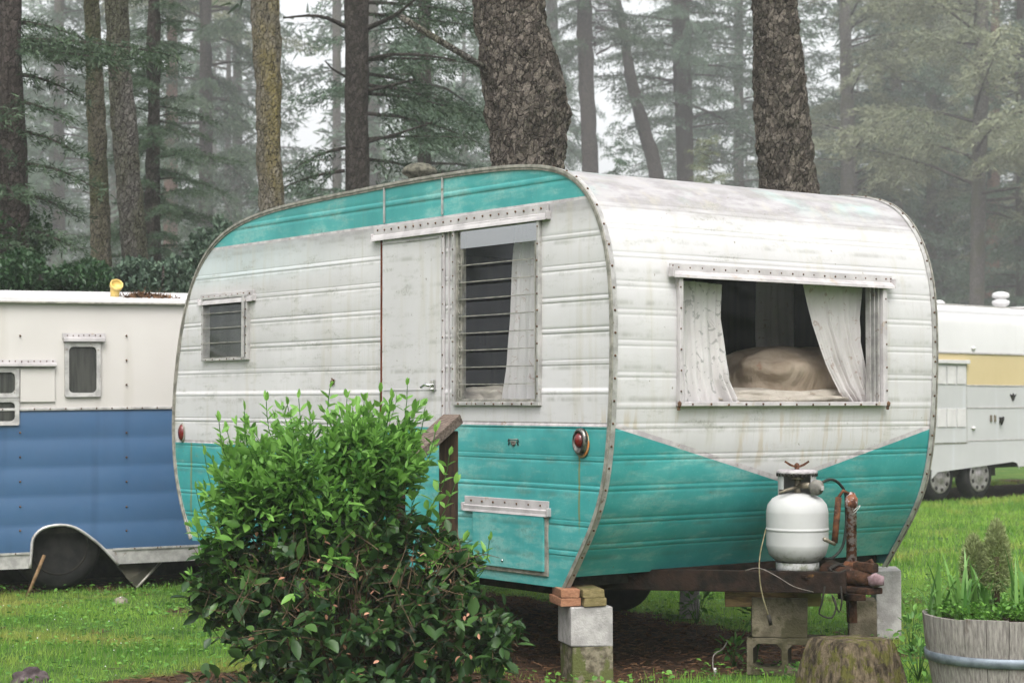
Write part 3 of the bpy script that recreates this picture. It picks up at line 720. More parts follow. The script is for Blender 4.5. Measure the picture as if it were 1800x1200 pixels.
# maker's badge: small dark winged crest, lettering too worn to read
p = T_side(904, 776); m = MB()
for sg in (-1, 1):
    m.tube([(-.006, p.y + sg * .036, p.z + .012), (-.007, p.y + sg * .040, p.z + .002), (-.006, p.y + sg * .033, p.z - .003), (-.006, p.y + sg * .039, p.z - .016)], .0035, 6, 0)
m.tube([(-.006, p.y + .033, p.z + .013), (-.007, p.y + .012, p.z + .010), (-.007, p.y - .012, p.z + .012), (-.006, p.y - .033, p.z + .013)], .0022, 6, 1)
m.prism([(-.005, p.y + .024, p.z + .004), (-.005, p.y - .024, p.z + .004), (-.005, p.y - .016, p.z - .012), (-.005, p.y, p.z - .022), (-.005, p.y + .016, p.z - .012)], (-.003, 0, 0), 1)
m.tube([(-.009, p.y + .012, p.z - .012), (-.009, p.y, p.z - .018), (-.009, p.y - .012, p.z - .012)], .0025, 6, 0)
for k in range(4): m.box((-.009, p.y + .012 - .008 * k, p.z - .003), (.002, .003, .008), 0)
m.build('maker_badge', [M['black'], M['trimdark']], tr)
p = T_side(587, 671); m = MB(); m.lathe([(.012, 0), (.014, .006), (.009, .014), (.004, .014)], (-.002, p.y, p.z), 14, 0, Euler((0, R(-90), 0)).to_matrix())
for k in range(5):
    a = k * 1.257; m.blob((-.01, p.y + .018 * math.cos(a), p.z + .018 * math.sin(a)), (.004, .007, .006), 0, 1)
m.build('water_inlet', M['rustdot'], tr)
# roof vent
pv = Vector((.5, 2.3, 2.485)); m = MB()
m.lathe([(.060, -.04), (.060, .07), (.068, .09), (.098, .105), (.104, .118), (.090, .142), (.055, .162), (.018, .170), (0.0001, .171)], pv, 28, 0)
m.build('roof_vent', [pm('mossy_vent', (.035, .035, .027), (.12, .115, .09), 30, .8, .3)], tr)
# undercarriage
m = MB()
Z1 = ZB + .0
for sgn in (-1, 1):
    x_ = W / 2 + sgn * .75
    m.box((x_, 2.3, ZB - .03), (.06, 3.4, .09), 0)
cz = .475
cp_ = Vector((W / 2, -.50, cz))
Lb = Vector((.30, .62, .44)); Rb = Vector((1.90, .62, .44))
def beam(m, a, b, wd, ht, mi=0):
    a = Vector(a); b = Vector(b); d = b - a; M3 = d.to_track_quat('Y', 'Z').to_matrix(); m.box((a + b) / 2, (wd, d.length, ht), mi, M3, bev=.006)
beam(m, Lb, cp_ + Vector((-.03, .08, -.02)), .055, .10); beam(m, Rb, cp_ + Vector((.03, .08, -.02)), .055, .10)
beam(m, (.55, .30, .455), (1.65, .30, .455), .05, .08); beam(m, (.2, .85, .46), (2.0, .85, .46), .05, .08)
m.box((W / 2, -.12, .482), (.36, .36, .012), 0)
m.build('chassis', [pm('dark_rusty_steel', (.006, .005, .004), (.022, .013, .009), 14, .85, .4, c3=(.12, .065, .022), s3=9, t3=.70)], tr)
m = MB(); m.tube([(W / 2, -.26, .49), (W / 2, -.40, .485), (W / 2, -.50, .478), (W / 2, -.565, .472)], [.05, .045, .036, .028], 14)
m.blob((W / 2, -.57, .475), (.036, .045, .032), 1, 2, .3); m.box((W / 2 + .01, -.50, .53), (.05, .12, .045), 0, bev=.01); m.box((W / 2, -.46, .425), (.10, .22, .03), 0, bev=.008)
m.tube([(W / 2 + .03, -.45, .53), (W / 2 + .05, -.50, .56), (W / 2 + .02, -.54, .54)], .009, 6, 0)
m.build('coupler', [M['darkrust'], pm('purplish_rust', (.12, .075, .08), (.24, .17, .18), 26, .8)], tr)
# wheels
ax = 2.45
for x_ in (.12, W - .12):
    m = MB(); Mx = Euler((0, R(90), 0)).to_matrix()
    m.lathe([(.19, -.075), (.27, -.085), (.315, -.06), (.325, -.03), (.325, .03), (.315, .06), (.27, .085), (.19, .075)], (x_, ax, .325), 36, 0, Mx)
    wh = m.build('wheel', M['rubber'], tr)
    m = MB(); m.lathe([(.0001, -.03), (.06, -.035), (.09, -.02), (.16, -.05), (.19, -.06), (.19, .06), (.16, .05), (.09, .02), (.0001, .03)], (x_, ax, .325), 28, 0, Mx); m.build('rim', M['trimdark'], wh)
# wheel arch lip
for x_ in (-.004, W + .004):
    m = MB(); m.tube([(x_, WH[0] + WH[1] * math.cos(a) * 1.03, ZB - .01 + WH[2] * math.sin(a) * 1.03) for a in np.linspace(0, math.pi, 25)], .018, 6); m.build('wheel_arch_lip', M['teal'], tr)
# jack post on the tongue
jp = Vector((W / 2 + .04, -.385, .50))
m = MB(); m.lathe([(.0245, -.02), (.0245, .30), (.030, .302), (.030, .345), (.024, .35), (.016, .37), (.0001, .375)], jp, 16, 0); m.lathe([(.045, -.02), (.045, .03), (.03, .05)], jp, 14, 1)
jk = m.build('tongue_jack', [M['rustpipe'], M['rust']], tr)
q = jp + Vector((0, 0, .36))
m = MB(); m.tube([q, q + Vector((-.045, .01, .02)), q + Vector((-.075, .01, -.01))], .008, 7); m.tube([q + Vector((-.075, .01, -.01)), q + Vector((-.115, .0, -.22))], .015, 10, 0); m.tube([q + Vector((-.115, 0, -.225)), q + Vector((-.16, -.02, -.215)), q + Vector((-.225, -.04, -.195))], [.009, .008, .010], 8, 1)
m.build('crank_handle', [M['rust'], M['brass']], jk)
# ================================================================ things in and on the main trailer (top-level, placed through T_world)
def in_trailer(name, label, cat, group=None):
    return thing(name, label, cat, O, TRZ, group)
def curtain(nm, label, pts_l, pts_r, s, mat, npl, amp, plane='front', seed=0):
    """pts_l / pts_r: pixel polylines of the left and right edge, top to bottom"""
    V = []; F = []; nv = 40; nu_ = npl * 8; rs = random.Random(seed); phs = [rs.uniform(-.8, .8) for _ in range(6)]
    def at(poly, t):
        t *= len(poly) - 1; i = min(int(t), len(poly) - 2); f = t - i
        return Vector(poly[i]).lerp(Vector(poly[i + 1]), f)
    for i in range(nv + 1):
        t = i / nv; L = at(pts_l, t); Q = at(pts_r, t)
        for j in range(nu_ + 1):
            u = j / nu_; p = L.lerp(Q, u); uu = u + .03 * math.sin(3 * t + phs[0]) * math.sin(math.pi * u)
            ph = 2 * math.pi * npl * (uu ** (1.0 + .25 * phs[1])) + phs[2]
            off = amp * (.35 + .75 * t) * (math.sin(ph + .9 * math.sin(ph * .37 + phs[5] * 3)) * (.7 + .5 * math.sin(.31 * ph + phs[3] * 4)) + .4 * (1 - t) * math.sin(3.1 * ph + phs[3]) + .3 * math.sin(.5 * ph + phs[4] + 2 * t)) + .006 * vnoise((u * 3, t * 3, seed), 1.5)
            if plane == 'front': q = T_front(p.x, p.y, s); q.y += off
            else: q = T_side(p.x, p.y, s); q.x += off
            V.append(tuple(q))
    F = [(i * (nu_ + 1) + j, i * (nu_ + 1) + j + 1, (i + 1) * (nu_ + 1) + j + 1, (i + 1) * (nu_ + 1) + j) for i in range(nv) for j in range(nu_)]
    me = bpy.data.meshes.new(nm); me.from_pydata(V, [], F); me.polygons.foreach_set('use_smooth', [True] * len(F)); me.materials.append(mat)
    o = link(nm, me); o.location = O; o.rotation_euler = (0, 0, TRZ)
    return tag(o, label, 'curtain')
curtain('curtain', 'faded lace curtain hanging at the left of the front window', [(1190, 492), (1190, 600), (1191, 712)], [(1269, 500), (1268, 560), (1279, 640), (1284, 668), (1306, 712)], .085, M['curtain'], 6, .017, seed=1)
curtain('curtain', 'faded patterned curtain swept sideways at the right of the front window', [(1411, 498), (1428, 570), (1452, 640), (1476, 690), (1496, 712)], [(1516, 505), (1512, 560), (1512, 600), (1524, 660), (1536, 712)], .085, M['curtain2'], 8, .016, seed=2)
curtain('curtain', 'patterned curtain bunched at the right of the tall louvred window', [(908, 385), (902, 470), (898, 560), (893, 640), (884, 712)], [(948, 385), (948, 480), (948, 560), (948, 640), (948, 712)], .10, M['curtain2'], 4, .016, 'side', seed=3)
curtain('curtain', 'dim drape added inside to stand for trees reflected in the front window', [(1330, 490), (1330, 560), (1332, 640)], [(1395, 490), (1396, 560), (1396, 640)], .9, M['curtain2'], 5, .012, seed=5)  # added drape stands in for a reflection of trees in the glass
def pillow(nm, label, c, r, mat, rz=0, amp=.10, sub=4, e=.55, cat='pillow', creases=0.0):
    bm = bmesh.new(); bmesh.ops.create_icosphere(bm, subdivisions=sub, radius=1.0); MM = Matrix.Rotation(rz, 3, 'Z') if not isinstance(rz, tuple) else Euler(rz).to_matrix()
    for v in bm.verts:
        q = v.co.copy(); q = Vector([math.copysign(abs(k) ** e, k) for k in q]); q.z *= (1 - .35 * (abs(q.x) ** 2.5 + abs(q.y) ** 2.5) / 2)
        k = 1 + amp * vnoise(q * 1.6 + Vector(c) * 5) + creases * (abs(math.sin(7 * q.x + 5 * q.z + 4 * vnoise(q, 1.3))) + .6 * abs(math.sin(13 * q.x - 6 * q.z + 5 * vnoise(q + Vector((3, 1, 2)), 1.7))))
        q = Vector((q.x * r[0], q.y * r[1], q.z * r[2])) * k
        v.co = Vector(c) + MM @ q
    for f in bm.faces: f.smooth = True
    me = bpy.data.meshes.new(nm); bm.to_mesh(me); bm.free(); me.materials.append(mat)
    o = link(nm, me); o.location = O; o.rotation_euler = (0, 0, TRZ); return tag(o, label, cat)
def tf(px, py, s): return T_front(px, py, s)
c = tf(1392, 668, .36)
pillow('cushion', 'large beige cushion mound slumped behind the front window', (c.x + .07, .44, c.z - .03), (.49, .24, .20), M['bed'], .1, .22, sub=5, e=.66, cat='cushion', creases=.022)
c = tf(1375, 705, .20)
pillow('quilt', 'cream quilt lying along the sill of the front window', (c.x, .22, c.z - .012), (.56, .12, .062), M['quilt'], 0, .45, sub=5, cat='quilt', creases=.09)
c = T_side(858, 700, .2)
pillow('pillow', 'cream pillow lying inside the bottom of the tall louvred window', (.20, c.y, c.z - .005), (.10, .20, .065), M['quilt'], 0, .2, creases=.05)

# ---- gas bottle on the tongue
G = T_world((W / 2 - .06, -.13, .488))
bc = G; scale_t = 1.0
tk = thing('gas_bottle', 'white steel gas bottle with collar and valve standing on the trailer tongue', 'gas bottle', G)
r = .148; m = MB()
m.lathe([(.0001, .035), (.06, .038), (.105, .052), (.135, .080), (r, .125), (r, .130), (r, .190), (r, .196), (r + .0025, .198), (r + .0025, .205), (r, .207), (r, .213), (r, .278), (r, .285), (.140, .320), (.118, .348), (.085, .366), (.04, .374), (.0001, .376)], (0, 0, 0), 48, 0)
m.build('tank_body', M['tank'], tk)
m = MB(); m.lathe([(.100, 0), (.103, .0), (.103, .045), (.100, .045), (.100, 0)], (0, 0, 0), 40, 0); m.build('foot_ring', M['tank'], tk)
m = MB(); n = 44; vs = []; fs = []
for i in range(n + 1):
    a = R(-143) + i / n * R(270); hgt = .108
    cut = .07 if R(95) < a < R(135) else .0
    for rr in (.088, .091):
        vs += [(rr * math.cos(a + R(90)), rr * math.sin(a + R(90)), .362 + (0.03 if cut else 0)), (rr * math.cos(a + R(90)), rr * math.sin(a + R(90)), .362 + hgt)]
fs = [(4 * i + a, 4 * i + b, 4 * (i + 1) + b, 4 * (i + 1) + a) for i in range(n) for a, b in ((0, 1), (1, 3), (3, 2), (2, 0))]
m.add(vs, fs, 0, False); m.build('collar', M['tank'], tk)
m = MB()
m.lathe([(.080, 0), (.098, .0), (.098, .012), (.088, .020), (.06, .022), (.0001, .022)], (0, 0, .465), 36, 0)
for k in range(30):
    a = k / 30 * 2 * math.pi; m.box((.097 * math.cos(a), .097 * math.sin(a), .461), (.004, .009, .014), 1, (0, 0, a))
m.build('hold_down_cap', [pm('grimy_cap', (.22, .20, .21), (.38, .36, .36), 30, .6, .2), M['black']], tk)
NZ = -.017
m = MB(); m.tube([(0, 0, .50 + NZ), (0, 0, .525 + NZ)], .012, 10)
for s_ in (-1, 1): m.prism([(s_ * .006, -.004, .520 + NZ), (s_ * .03, -.004, .530 + NZ), (s_ * .056, -.004, .546 + NZ), (s_ * .060, -.004, .538 + NZ), (s_ * .034, -.004, .520 + NZ), (s_ * .006, -.004, .510 + NZ)], (0, .009, 0))
m.blob((0, 0, .522 + NZ), (.013, .013, .013), 0, 2); m.build('wing_nut', pm('rusty_nut', (.045, .02, .012), (.13, .06, .035), 50, .8), tk)
MV = Matrix.Rotation(R(20), 3, 'Z')
m = MB(); m.tube([(.0, -.02, .37), (.0, -.02, .44)], [.018, .014], 12); m.lathe([(.030, 0), (.033, .006), (.026, .012), (.008, .014)], (0, -.02, .440), 10, 0)
m.tube([(0, -.02, .410), (.05, -.07, .412)], [.014, .016], 10); m.tube([(0, -.03, .405), (-.06, -.08, .392), (-.10, -.085, .378)], [.008, .007, .006], 8)
m.build('valve', M['brass'], tk)
m = MB(); MX = Matrix.Rotation(R(0), 3, 'X')
d = Vector((.72, -.62, -.10)).normalized(); MQ = d.to_track_quat('Z', 'Y').to_matrix()
m.lathe([(.014, -.035), (.022, -.02), (.034, -.012), (.037, .0), (.037, .016), (.030, .028), (.014, .03), (.014, .038), (.0001, .038)], (.075, -.085, .405), 22, 0, MQ)
m.box(Vector((.075, -.085, .405)) + d * .037, (.02, .02, .006), 1, MQ)
m.build('regulator', [pm('grey_regulator', (.10, .095, .085), (.18, .17, .15), 30, .5), M['awn']], tk)
m = MB()
hp_ = [(.10, -.08, .425), (.150, -.04, .440), (.195, .0, .425), (.235, .03, .375), (.245, .06, .29), (.245, .07, .20), (.225, .06, .11), (.175, .05, .06), (.13, .06, .055)]
hp2 = [Vector(a) for a in hp_]; dense = catmull([tuple(p) for p in hp2], .02) if False else None
def smooth3(P, step=.02):
    P = [np.array(p, float) for p in P]; Q = [2 * P[0] - P[1]] + P + [2 * P[-1] - P[-2]]; out = []
    for i in range(1, len(Q) - 2):
        a, b, c, d = Q[i - 1:i + 3]; n = max(2, int(np.linalg.norm(c - b) / step))
        for k in range(n):
            t = k / n; out.append(.5 * ((2 * b) + (c - a) * t + (2 * a - 5 * b + 4 * c - d) * t * t + (3 * b - a - 3 * c + d) * t ** 3))
    out.append(Q[-2]); return [Vector(x) for x in out]
m.tube(smooth3(hp_), .0072, 8); m.build('gas_hose', M['hose'], tk)

# ---- loose cables on the tongue (pixels placed at real depths)
def cable(name, label, cat, pts, rad, mat, extra=None):
    m = MB(); m.tube(smooth3([tuple(p) for p in pts]), rad, 6)
    if extra: extra(m)
    return tag(m.build(name, mat if isinstance(mat, list) else [mat, M['black']]), label, cat)
D = 8.52
def c1(m): m.tube([atY(1351, 1080, D - .1), atY(1355, 1098, D - .1)], .009, 8, 1)
cable('cable', 'yellowish cable dangling from the tongue left of the gas bottle, plug at its end', 'cable', [atY(1346, 930, D + .1), atY(1336, 975, D), atY(1335, 1010, D - .06), atY(1340, 1045, D - .08), atY(1351, 1082, D - .1)], .0032, M['cable'], c1)
cable('wire', 'thin grey wire sagging across the rusty tongue beam', 'wire', [atY(1310, 1002, D), atY(1335, 998, D - .06), atY(1365, 1012, D - .1), atY(1395, 1030, D - .12), atY(1430, 1040, D - .05)], .0020, M['wire'])
cable('safety_chain', 'dark looped chain and wires hanging under the coupler', 'chain', [atY(1450, 1030, 8.6), atY(1444, 1062, 8.6), atY(1440, 1078, 8.6), atY(1462, 1085, 8.6), atY(1470, 1062, 8.6), atY(1462, 1045, 8.6), atY(1475, 1075, 8.6), atY(1480, 1052, 8.6), atY(1478, 1030, 8.6)], .0042, M['black'])
cable('wire', 'thin twisted wire curling above the jack post', 'wire', [atY(1498, 905, 8.6), atY(1506, 897, 8.58), atY(1512, 888, 8.58), atY(1506, 892, 8.6), atY(1500, 898, 8.6)], .0018, M['palewire'])
cable('wire', 'coiled dark wire lying on the tongue behind the gas bottle', 'wire', [atY(1455, 1003, 8.75), atY(1475, 992, 8.75), atY(1490, 1000, 8.72), atY(1470, 1006, 8.7), atY(1458, 998, 8.75), atY(1480, 990, 8.78), atY(1500, 1004, 8.7)], .005, M['black'])
def c2_(m): m.tube([atY(1257, 1173, 8.9), atY(1257, 1183, 8.9)], .006, 8, 1)
g = [atY(1279, 1126, 9.1), atY(1270, 1140, 9.0), atY(1255, 1150, 8.95), atY(1253, 1168, 8.9), atY(1257, 1188, 8.85)]
cable('wire', 'short pale wire end standing out of the bare ground under the trailer', 'wire', g, .003, [M['wire'], M['panel']], c2_)

# ---- supports
def block(m, c, d, rz, mi=0, holes=None, jit=.003):
    """masonry block; holes: axis 'y' gives two open cores running along y"""
    MM = Matrix.Rotation(rz, 3, 'Z'); c = Vector(c)
    if not holes: m.box(c, d, mi, MM, bev=.006, jit=jit); return
    w_ = .03; dx, dy, dz = d
    for xx in (-dx / 2 + w_ / 2, 0, dx / 2 - w_ / 2): m.box(c + MM @ Vector((xx, 0, 0)), (w_, dy, dz), mi, MM, bev=.004)
    for zz in (-dz / 2 + w_ / 2, dz / 2 - w_ / 2): m.box(c + MM @ Vector((0, 0, zz)), (dx - .004, dy - .004, w_), mi, MM, bev=.004)
    for s0 in (-1, 1):           # rounded core corners
        for xx in (-dx / 2 + w_, -w_ / 2, w_ / 2, dx / 2 - w_):
            sx_ = 1 if xx in (-dx / 2 + w_, w_ / 2) else -1
            m.prism([c + MM @ Vector((xx, -dy / 2 + .003, s0 * (dz / 2 - w_))), c + MM @ Vector((xx + sx_ * .022, -dy / 2 + .003, s0 * (dz / 2 - w_))), c + MM @ Vector((xx, -dy / 2 + .003, s0 * (dz / 2 - w_ - .022)))], MM @ Vector((0, dy - .006, 0)), mi)
def bthing(name, label, c, d, rz, mat, holes=None, cat='concrete block', group=None, jit=.003):
    m = MB(); block(m, c, d, rz, 0, holes, jit); return tag(m.build(name, mat), label, cat, group)
Y = 8.62
def bx(px, py, Y): p = atY(px, py, Y); return p
rzb = R(12)
p = bx(1030, 1170, Y + .13); bthing('concrete_block', 'mossy lower block under the near front corner of the trailer', (p.x + .002, Y + .11, .083), (.195, .24, .175), rzb, M['moss_conc'])
m = MB(); m.box((p.x - .108, Y - .01, .083), (.006, .01, .17), 0)
p = bx(1027, 1100, Y + .13); bthing('concrete_block', 'pale block stacked on the mossy one under the near front corner', (p.x + .002, Y + .105, .263), (.20, .24, .182), rzb + .02, M['concrete'])
for k, (px, py, wd, mt, lb) in enumerate(((994, 1054, .105, 'shim', 'lower orange wood shim on the corner block'), (1036, 1052, .115, 'shimgreen', 'lower mossy wood shim beside the orange ones'), (995, 1039, .098, 'shim', 'upper orange wood shim touching the trailer corner'), (1034, 1041, .112, 'shimgreen', 'upper mossy wood shim beside the orange ones'))):
    p = bx(px, py, Y + .04); zz = .3745 if k < 2 else .4145
    m = MB(); m.box((p.x, Y + .09, zz), (wd * .92, .22, .038), 0, (0, 0, rzb + random.uniform(-.04, .04)), bev=.004, jit=.002); tag(m.build('wood_shim', M[mt]), lb, 'wood shim', 'shims on the corner block')
# middle stack
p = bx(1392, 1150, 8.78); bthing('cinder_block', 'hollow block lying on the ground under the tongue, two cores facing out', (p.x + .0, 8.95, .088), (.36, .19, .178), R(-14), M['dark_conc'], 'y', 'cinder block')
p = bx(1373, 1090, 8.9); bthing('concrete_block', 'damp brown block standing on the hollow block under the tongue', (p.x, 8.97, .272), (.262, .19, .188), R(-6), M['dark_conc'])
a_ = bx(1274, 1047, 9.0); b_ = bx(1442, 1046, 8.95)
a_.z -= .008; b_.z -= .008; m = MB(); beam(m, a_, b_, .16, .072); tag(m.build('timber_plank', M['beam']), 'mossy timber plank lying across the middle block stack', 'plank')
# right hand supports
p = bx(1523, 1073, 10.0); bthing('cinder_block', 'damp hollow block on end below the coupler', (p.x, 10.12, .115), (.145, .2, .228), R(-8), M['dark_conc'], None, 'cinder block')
m = MB(); q = bx(1523, 1090, 10.0); m.box((q.x, 10.005, .12), (.07, .02, .12), 0, (0, 0, R(-8)), bev=.01); tag(m.build('core_plug', M['black']), 'black hollow core opening in the damp block under the coupler', 'block core') if False else None
p = bx(1566, 1055, 10.25); bthing('concrete_slab', 'pale concrete slab standing on end under the far front corner', (p.x, 10.38, .185), (.135, .30, .375), R(-6), M['concrete'], None, 'concrete slab')
p = bx(1215, 1055, 11.2); bthing('concrete_block', 'small grey block standing in the shade under the middle of the trailer', (p.x, 11.3, .10), (.12, .25, .20), R(-6), M['concrete'])
m = MB(); q = bx(1497, 1060, 8.95); m.box((q.x, 8.95, .305), (.042, .04, .13), 0, (R(4), R(-3), R(10)), bev=.004); m.box((q.x, 8.95, .365), (.10, .12, .03), 0, (0, 0, R(10)), bev=.004)
tag(m.build('jack_foot', M['darkrust']), 'rusty steel foot hanging below the coupler', 'jack foot')
# rough pier
pc = bx(1500, 1165, 8.15); m = MB(); n = 22; vs = []; 
PW = [(.0, .205), (.06, .196), (.14, .178), (.21, .162), (.262, .146), (.28, .132)]
for z, hw in PW:
    for j in range(n * 4):
        e = j // n; f = (j % n) / n * 2 - 1; q = [(f, -1), (1, f), (-f, 1), (-1, -f)][e]
        q = Vector(q); rr = q.length; q = q * (1 - .16 * max(0, rr - 1) ** 1.0)
        x_, y_ = q.x * hw, q.y * hw * .95; k = 1 + .05 * vnoise((x_ * 9, y_ * 9, z * 9)) 
        vs.append(Vector((x_ * k, y_ * k, z + .006 * vnoise((x_ * 20, y_ * 20, z * 5)))))
k_ = n * 4; fs = [(i * k_ + j, i * k_ + (j + 1) % k_, (i + 1) * k_ + (j + 1) % k_, (i + 1) * k_ + j) for i in range(len(PW) - 1) for j in range(k_)]
vs.append(Vector((.01, 0, .288))); fs += [((len(PW) - 1) * k_ + j, (len(PW) - 1) * k_ + (j + 1) % k_, len(vs) - 1) for j in range(k_)]
MM = Matrix.Rotation(R(28), 3, 'Z'); m.add([Vector((pc.x, 8.2, -.02)) + MM @ v for v in vs], fs, 0, True)
tag(m.build('concrete_pier', M['pier']), 'rough mossy concrete pier with sloping sides, standing free on the grass', 'concrete pier')

# ---- handrail by the door
hr = thing('handrail', 'weathered timber handrail with one brown post, rising behind the bush to the door', 'handrail', (0, 0, 0))
YH = 8.92
t_ = atY(787, 757, YH); b_ = atY(789, 960, YH)
m = MB(); m.box((t_.x + .004, YH, (t_.z + 0) / 2), (.088, .05, t_.z), 0, (0, 0, R(8)), bev=.004); m.build('post', M['post'], hr)
ra = atY(797, 735, YH - .02); rb = atY(640, 878, YH - .52)
d = (ra - rb).normalized(); side = d.cross(Vector((0, 0, 1))).normalized(); upv = side.cross(d)
MM = Matrix((side, d, upv)).transposed()
m = MB(); m.box((ra + rb) / 2 + side * .0, (.105, (ra - rb).length, .048), 0, MM, bev=.004); m.build('rail', M['railtop'], hr)
m = MB(); pz = rb + d * .25; m.box((pz.x, pz.y, pz.z / 2), (.085, .05, pz.z - .02), 0, (0, 0, R(8)), bev=.004); m.build('post', M['post'], hr)

# ---- half barrel planter
bc = Vector((atY(1758, 1100, 7.95).x, 7.95, 0)); BR = .325; BH = .40
bp = thing('barrel_planter', 'grey weathered half barrel planter with an iron hoop at the right edge', 'planter', bc)
m = MB(); ns = 22
for k in range(ns):
    a0 = 2 * math.pi * k / ns + .004; a1 = 2 * math.pi * (k + 1) / ns - .004; vs = []; jr = random.uniform(-.003, .003); jz = random.uniform(-.006, .004)
    lv = [(0, .262), (.10, .285), (.20, .303), (.30, .317), (BH + jz, BR)]
    for z, rr in lv:
        for a in np.linspace(a0, a1, 4):
            vs.append(((rr + jr) * math.cos(a), (rr + jr) * math.sin(a), z))
    for z, rr in lv:
        for a in np.linspace(a0, a1, 4):
            vs.append(((rr + jr - .022) * math.cos(a), (rr + jr - .022) * math.sin(a), z))
    q = 4 * len(lv); fs = []
    for i in range(len(lv) - 1):
        for j in range(3):
            o = i * 4 + j; fs += [(o, o + 1, o + 5, o + 4), (q + o, q + o + 4, q + o + 5, q + o + 1)]
        for j in (0, 3): o = i * 4 + j; fs.append((o, o + 4, q + o + 4, q + o) if j == 0 else (o, q + o, q + o + 4, o + 4))
    o = 4 * (len(lv) - 1); fs += [(o + j, o + j + 1, q + o + j + 1, q + o + j) for j in range(3)]
    m.add(vs, fs, 0)
m.build('barrel', M['stave'], bp)
for zz, rr in ((.225, .3065), (.04, .272)):
    m = MB(); m.lathe([(rr + .004, -.02), (rr + .008, -.0185), (rr + .0125, .0185), (rr + .008, .02)], (0, 0, zz), 60, 0); m.build('hoop', M['hoop'], bp)
m = MB(); m.lathe([(.30, 0), (.2, .02), (.0001, .03)], (0, 0, BH - .05), 30, 0); m.build('soil', M['soil'], bp)

def leafcloud(name, pos, dirs, size, mat, tone, T=T_LEAF, TF=F_LEAF, wr=.55, tonevar=.25, parent=None, smooth=False, droop=.3):
    n = len(pos); ya = nrm(dirs); xa = nrm(np.cross(ya, np.array([0, 0, 1.0])) + rng.normal(size=(n, 3)) * .35)
    sy = size; V, F = scatter(T, TF, pos, xa, ya, sy * wr, sy)
    tn = np.clip(np.repeat(tone + rng.normal(size=n) * tonevar, len(T)), 0, 1)
    return link(name, np_mesh(name, V, F, mat, tn, smooth=smooth), parent)
# ground cover in the barrel
n = 2600; a = rng.uniform(0, 2 * np.pi, n); rr = .305 * np.sqrt(rng.uniform(0, 1, n))
pos = np.stack([bc.x + rr * np.cos(a), bc.y + rr * np.sin(a), BH - .03 + .055 * rng.uniform(0, 1, n) + .035 * np.sin(a * 3) ** 2], 1)
dr_ = nrm(np.stack([np.cos(a) + rng.normal(size=n), np.sin(a) + rng.normal(size=n), rng.uniform(.2, 1.2, n)], 1))
o = leafcloud('ground_cover', pos, dr_, rng.uniform(.012, .028, n), M['clover'], .5, wr=.7); tag(o, 'low green weeds filling the top of the barrel planter', 'ground cover', kind='stuff')
# strap-leaved clumps
def strap_clump(px, Y, label, n, h, seed, spread=.09):
    rs = random.Random(seed); x0 = atY(px, 1080, Y).x; m = MB(); tones = []; V = []; F = []
    for k in range(n):
        a = rs.uniform(0, 6.283); L = h * rs.uniform(.65, 1.15); bend = rs.uniform(.15, 1.1); w0 = rs.uniform(.007, .012); b = Vector((x0 + rs.uniform(-.03, .03), Y + rs.uniform(-.03, .03), BH - .03))
        d = Vector((math.cos(a), math.sin(a), 0)); sd_ = Vector((-d.y, d.x, 0)); N = 9; base = len(V); p = b.copy(); ang = R(rs.uniform(75, 92)); tn = rs.uniform(0, 1)
        kink = rs.random() < .3
        for i in range(N):
            t = i / (N - 1); wd = w0 * (1 - t ** 2.5) + .0006
            V += [tuple(p - sd_ * wd), tuple(p + Vector((0, 0, -wd * .35))), tuple(p + sd_ * wd)]; tones += [tn] * 3
            ang -= bend * (.06 + .28 * t * t) + (1.2 if kink and i == N - 4 else 0)
            p = p + (d * math.cos(ang) + Vector((0, 0, math.sin(ang)))) * (L / (N - 1))
        for i in range(N - 1):
            o_ = base + i * 3; F += [(o_, o_ + 1, o_ + 4, o_ + 3), (o_ + 1, o_ + 2, o_ + 5, o_ + 4)]
    return tag(link('strap_leaf_plant', np_mesh('strap_leaf_plant', np.array(V), np.array(F), M['strap'], np.array(tones), smooth=True)), label, 'plant', 'bulb leaves in the barrel')
strap_clump(1645, 7.93, 'clump of bulb leaves nearest the left rim of the barrel planter', 12, .27, 1)
strap_clump(1690, 7.85, 'tall bulb leaves in the barrel between the two fuzzy shrublets', 14, .30, 2)
strap_clump(1722, 7.95, 'bulb leaves rising in front of the taller fuzzy shrublet', 16, .28, 3)
strap_clump(1795, 7.9, 'dark bulb leaves at the right end of the barrel planter', 12, .30, 4)
def fuzzy(px, py0, py1, wpx, Y, label):
    t = atY(px, py0, Y); b = atY(px, py1, Y); c = (t + b) / 2; hz_ = (t.z - b.z) / 2; hx = wpx / 2 / FPX * Y; n = 5000
    q = rnd_dir(n); rad = rng.uniform(.55, 1.0, n)[:, None]; sh = 1 - .25 * q[:, 2:3]
    pos = np.array(c) + q * rad * np.array([hx, hx, hz_]) * np.concatenate([sh, sh, np.ones((n, 1))], 1)
    d = q + np.array([0, 0, .55]) + rng.normal(size=(n, 3)) * .35
    V, F = scatter(T_NEEDLE, F_NEEDLE, pos, rnd_dir(n), d, np.full(n, .0045), rng.uniform(.012, .024, n))
    tone = np.clip(np.repeat(.45 + rng.normal(size=n) * .3, 4), 0, 1)
    o = thing('fuzzy_shrublet', label, 'shrub', (0, 0, 0), group='fuzzy shrublets in the barrel')
    link('crown', np_mesh('crown', V, F, M['fuzzy'], tone), o)
    m = MB(); m.tube([(c.x, Y, BH - .04), (c.x, Y, c.z)], .012, 8)
    m.build('stem', M['twig'], o)
fuzzy(1752, 912, 1045, 48, 8.02, 'taller fuzzy olive shrublet with a rounded cone shape in the barrel')
fuzzy(1711, 938, 1045, 42, 8.06, 'shorter fuzzy olive shrublet left of the taller one in the barrel')
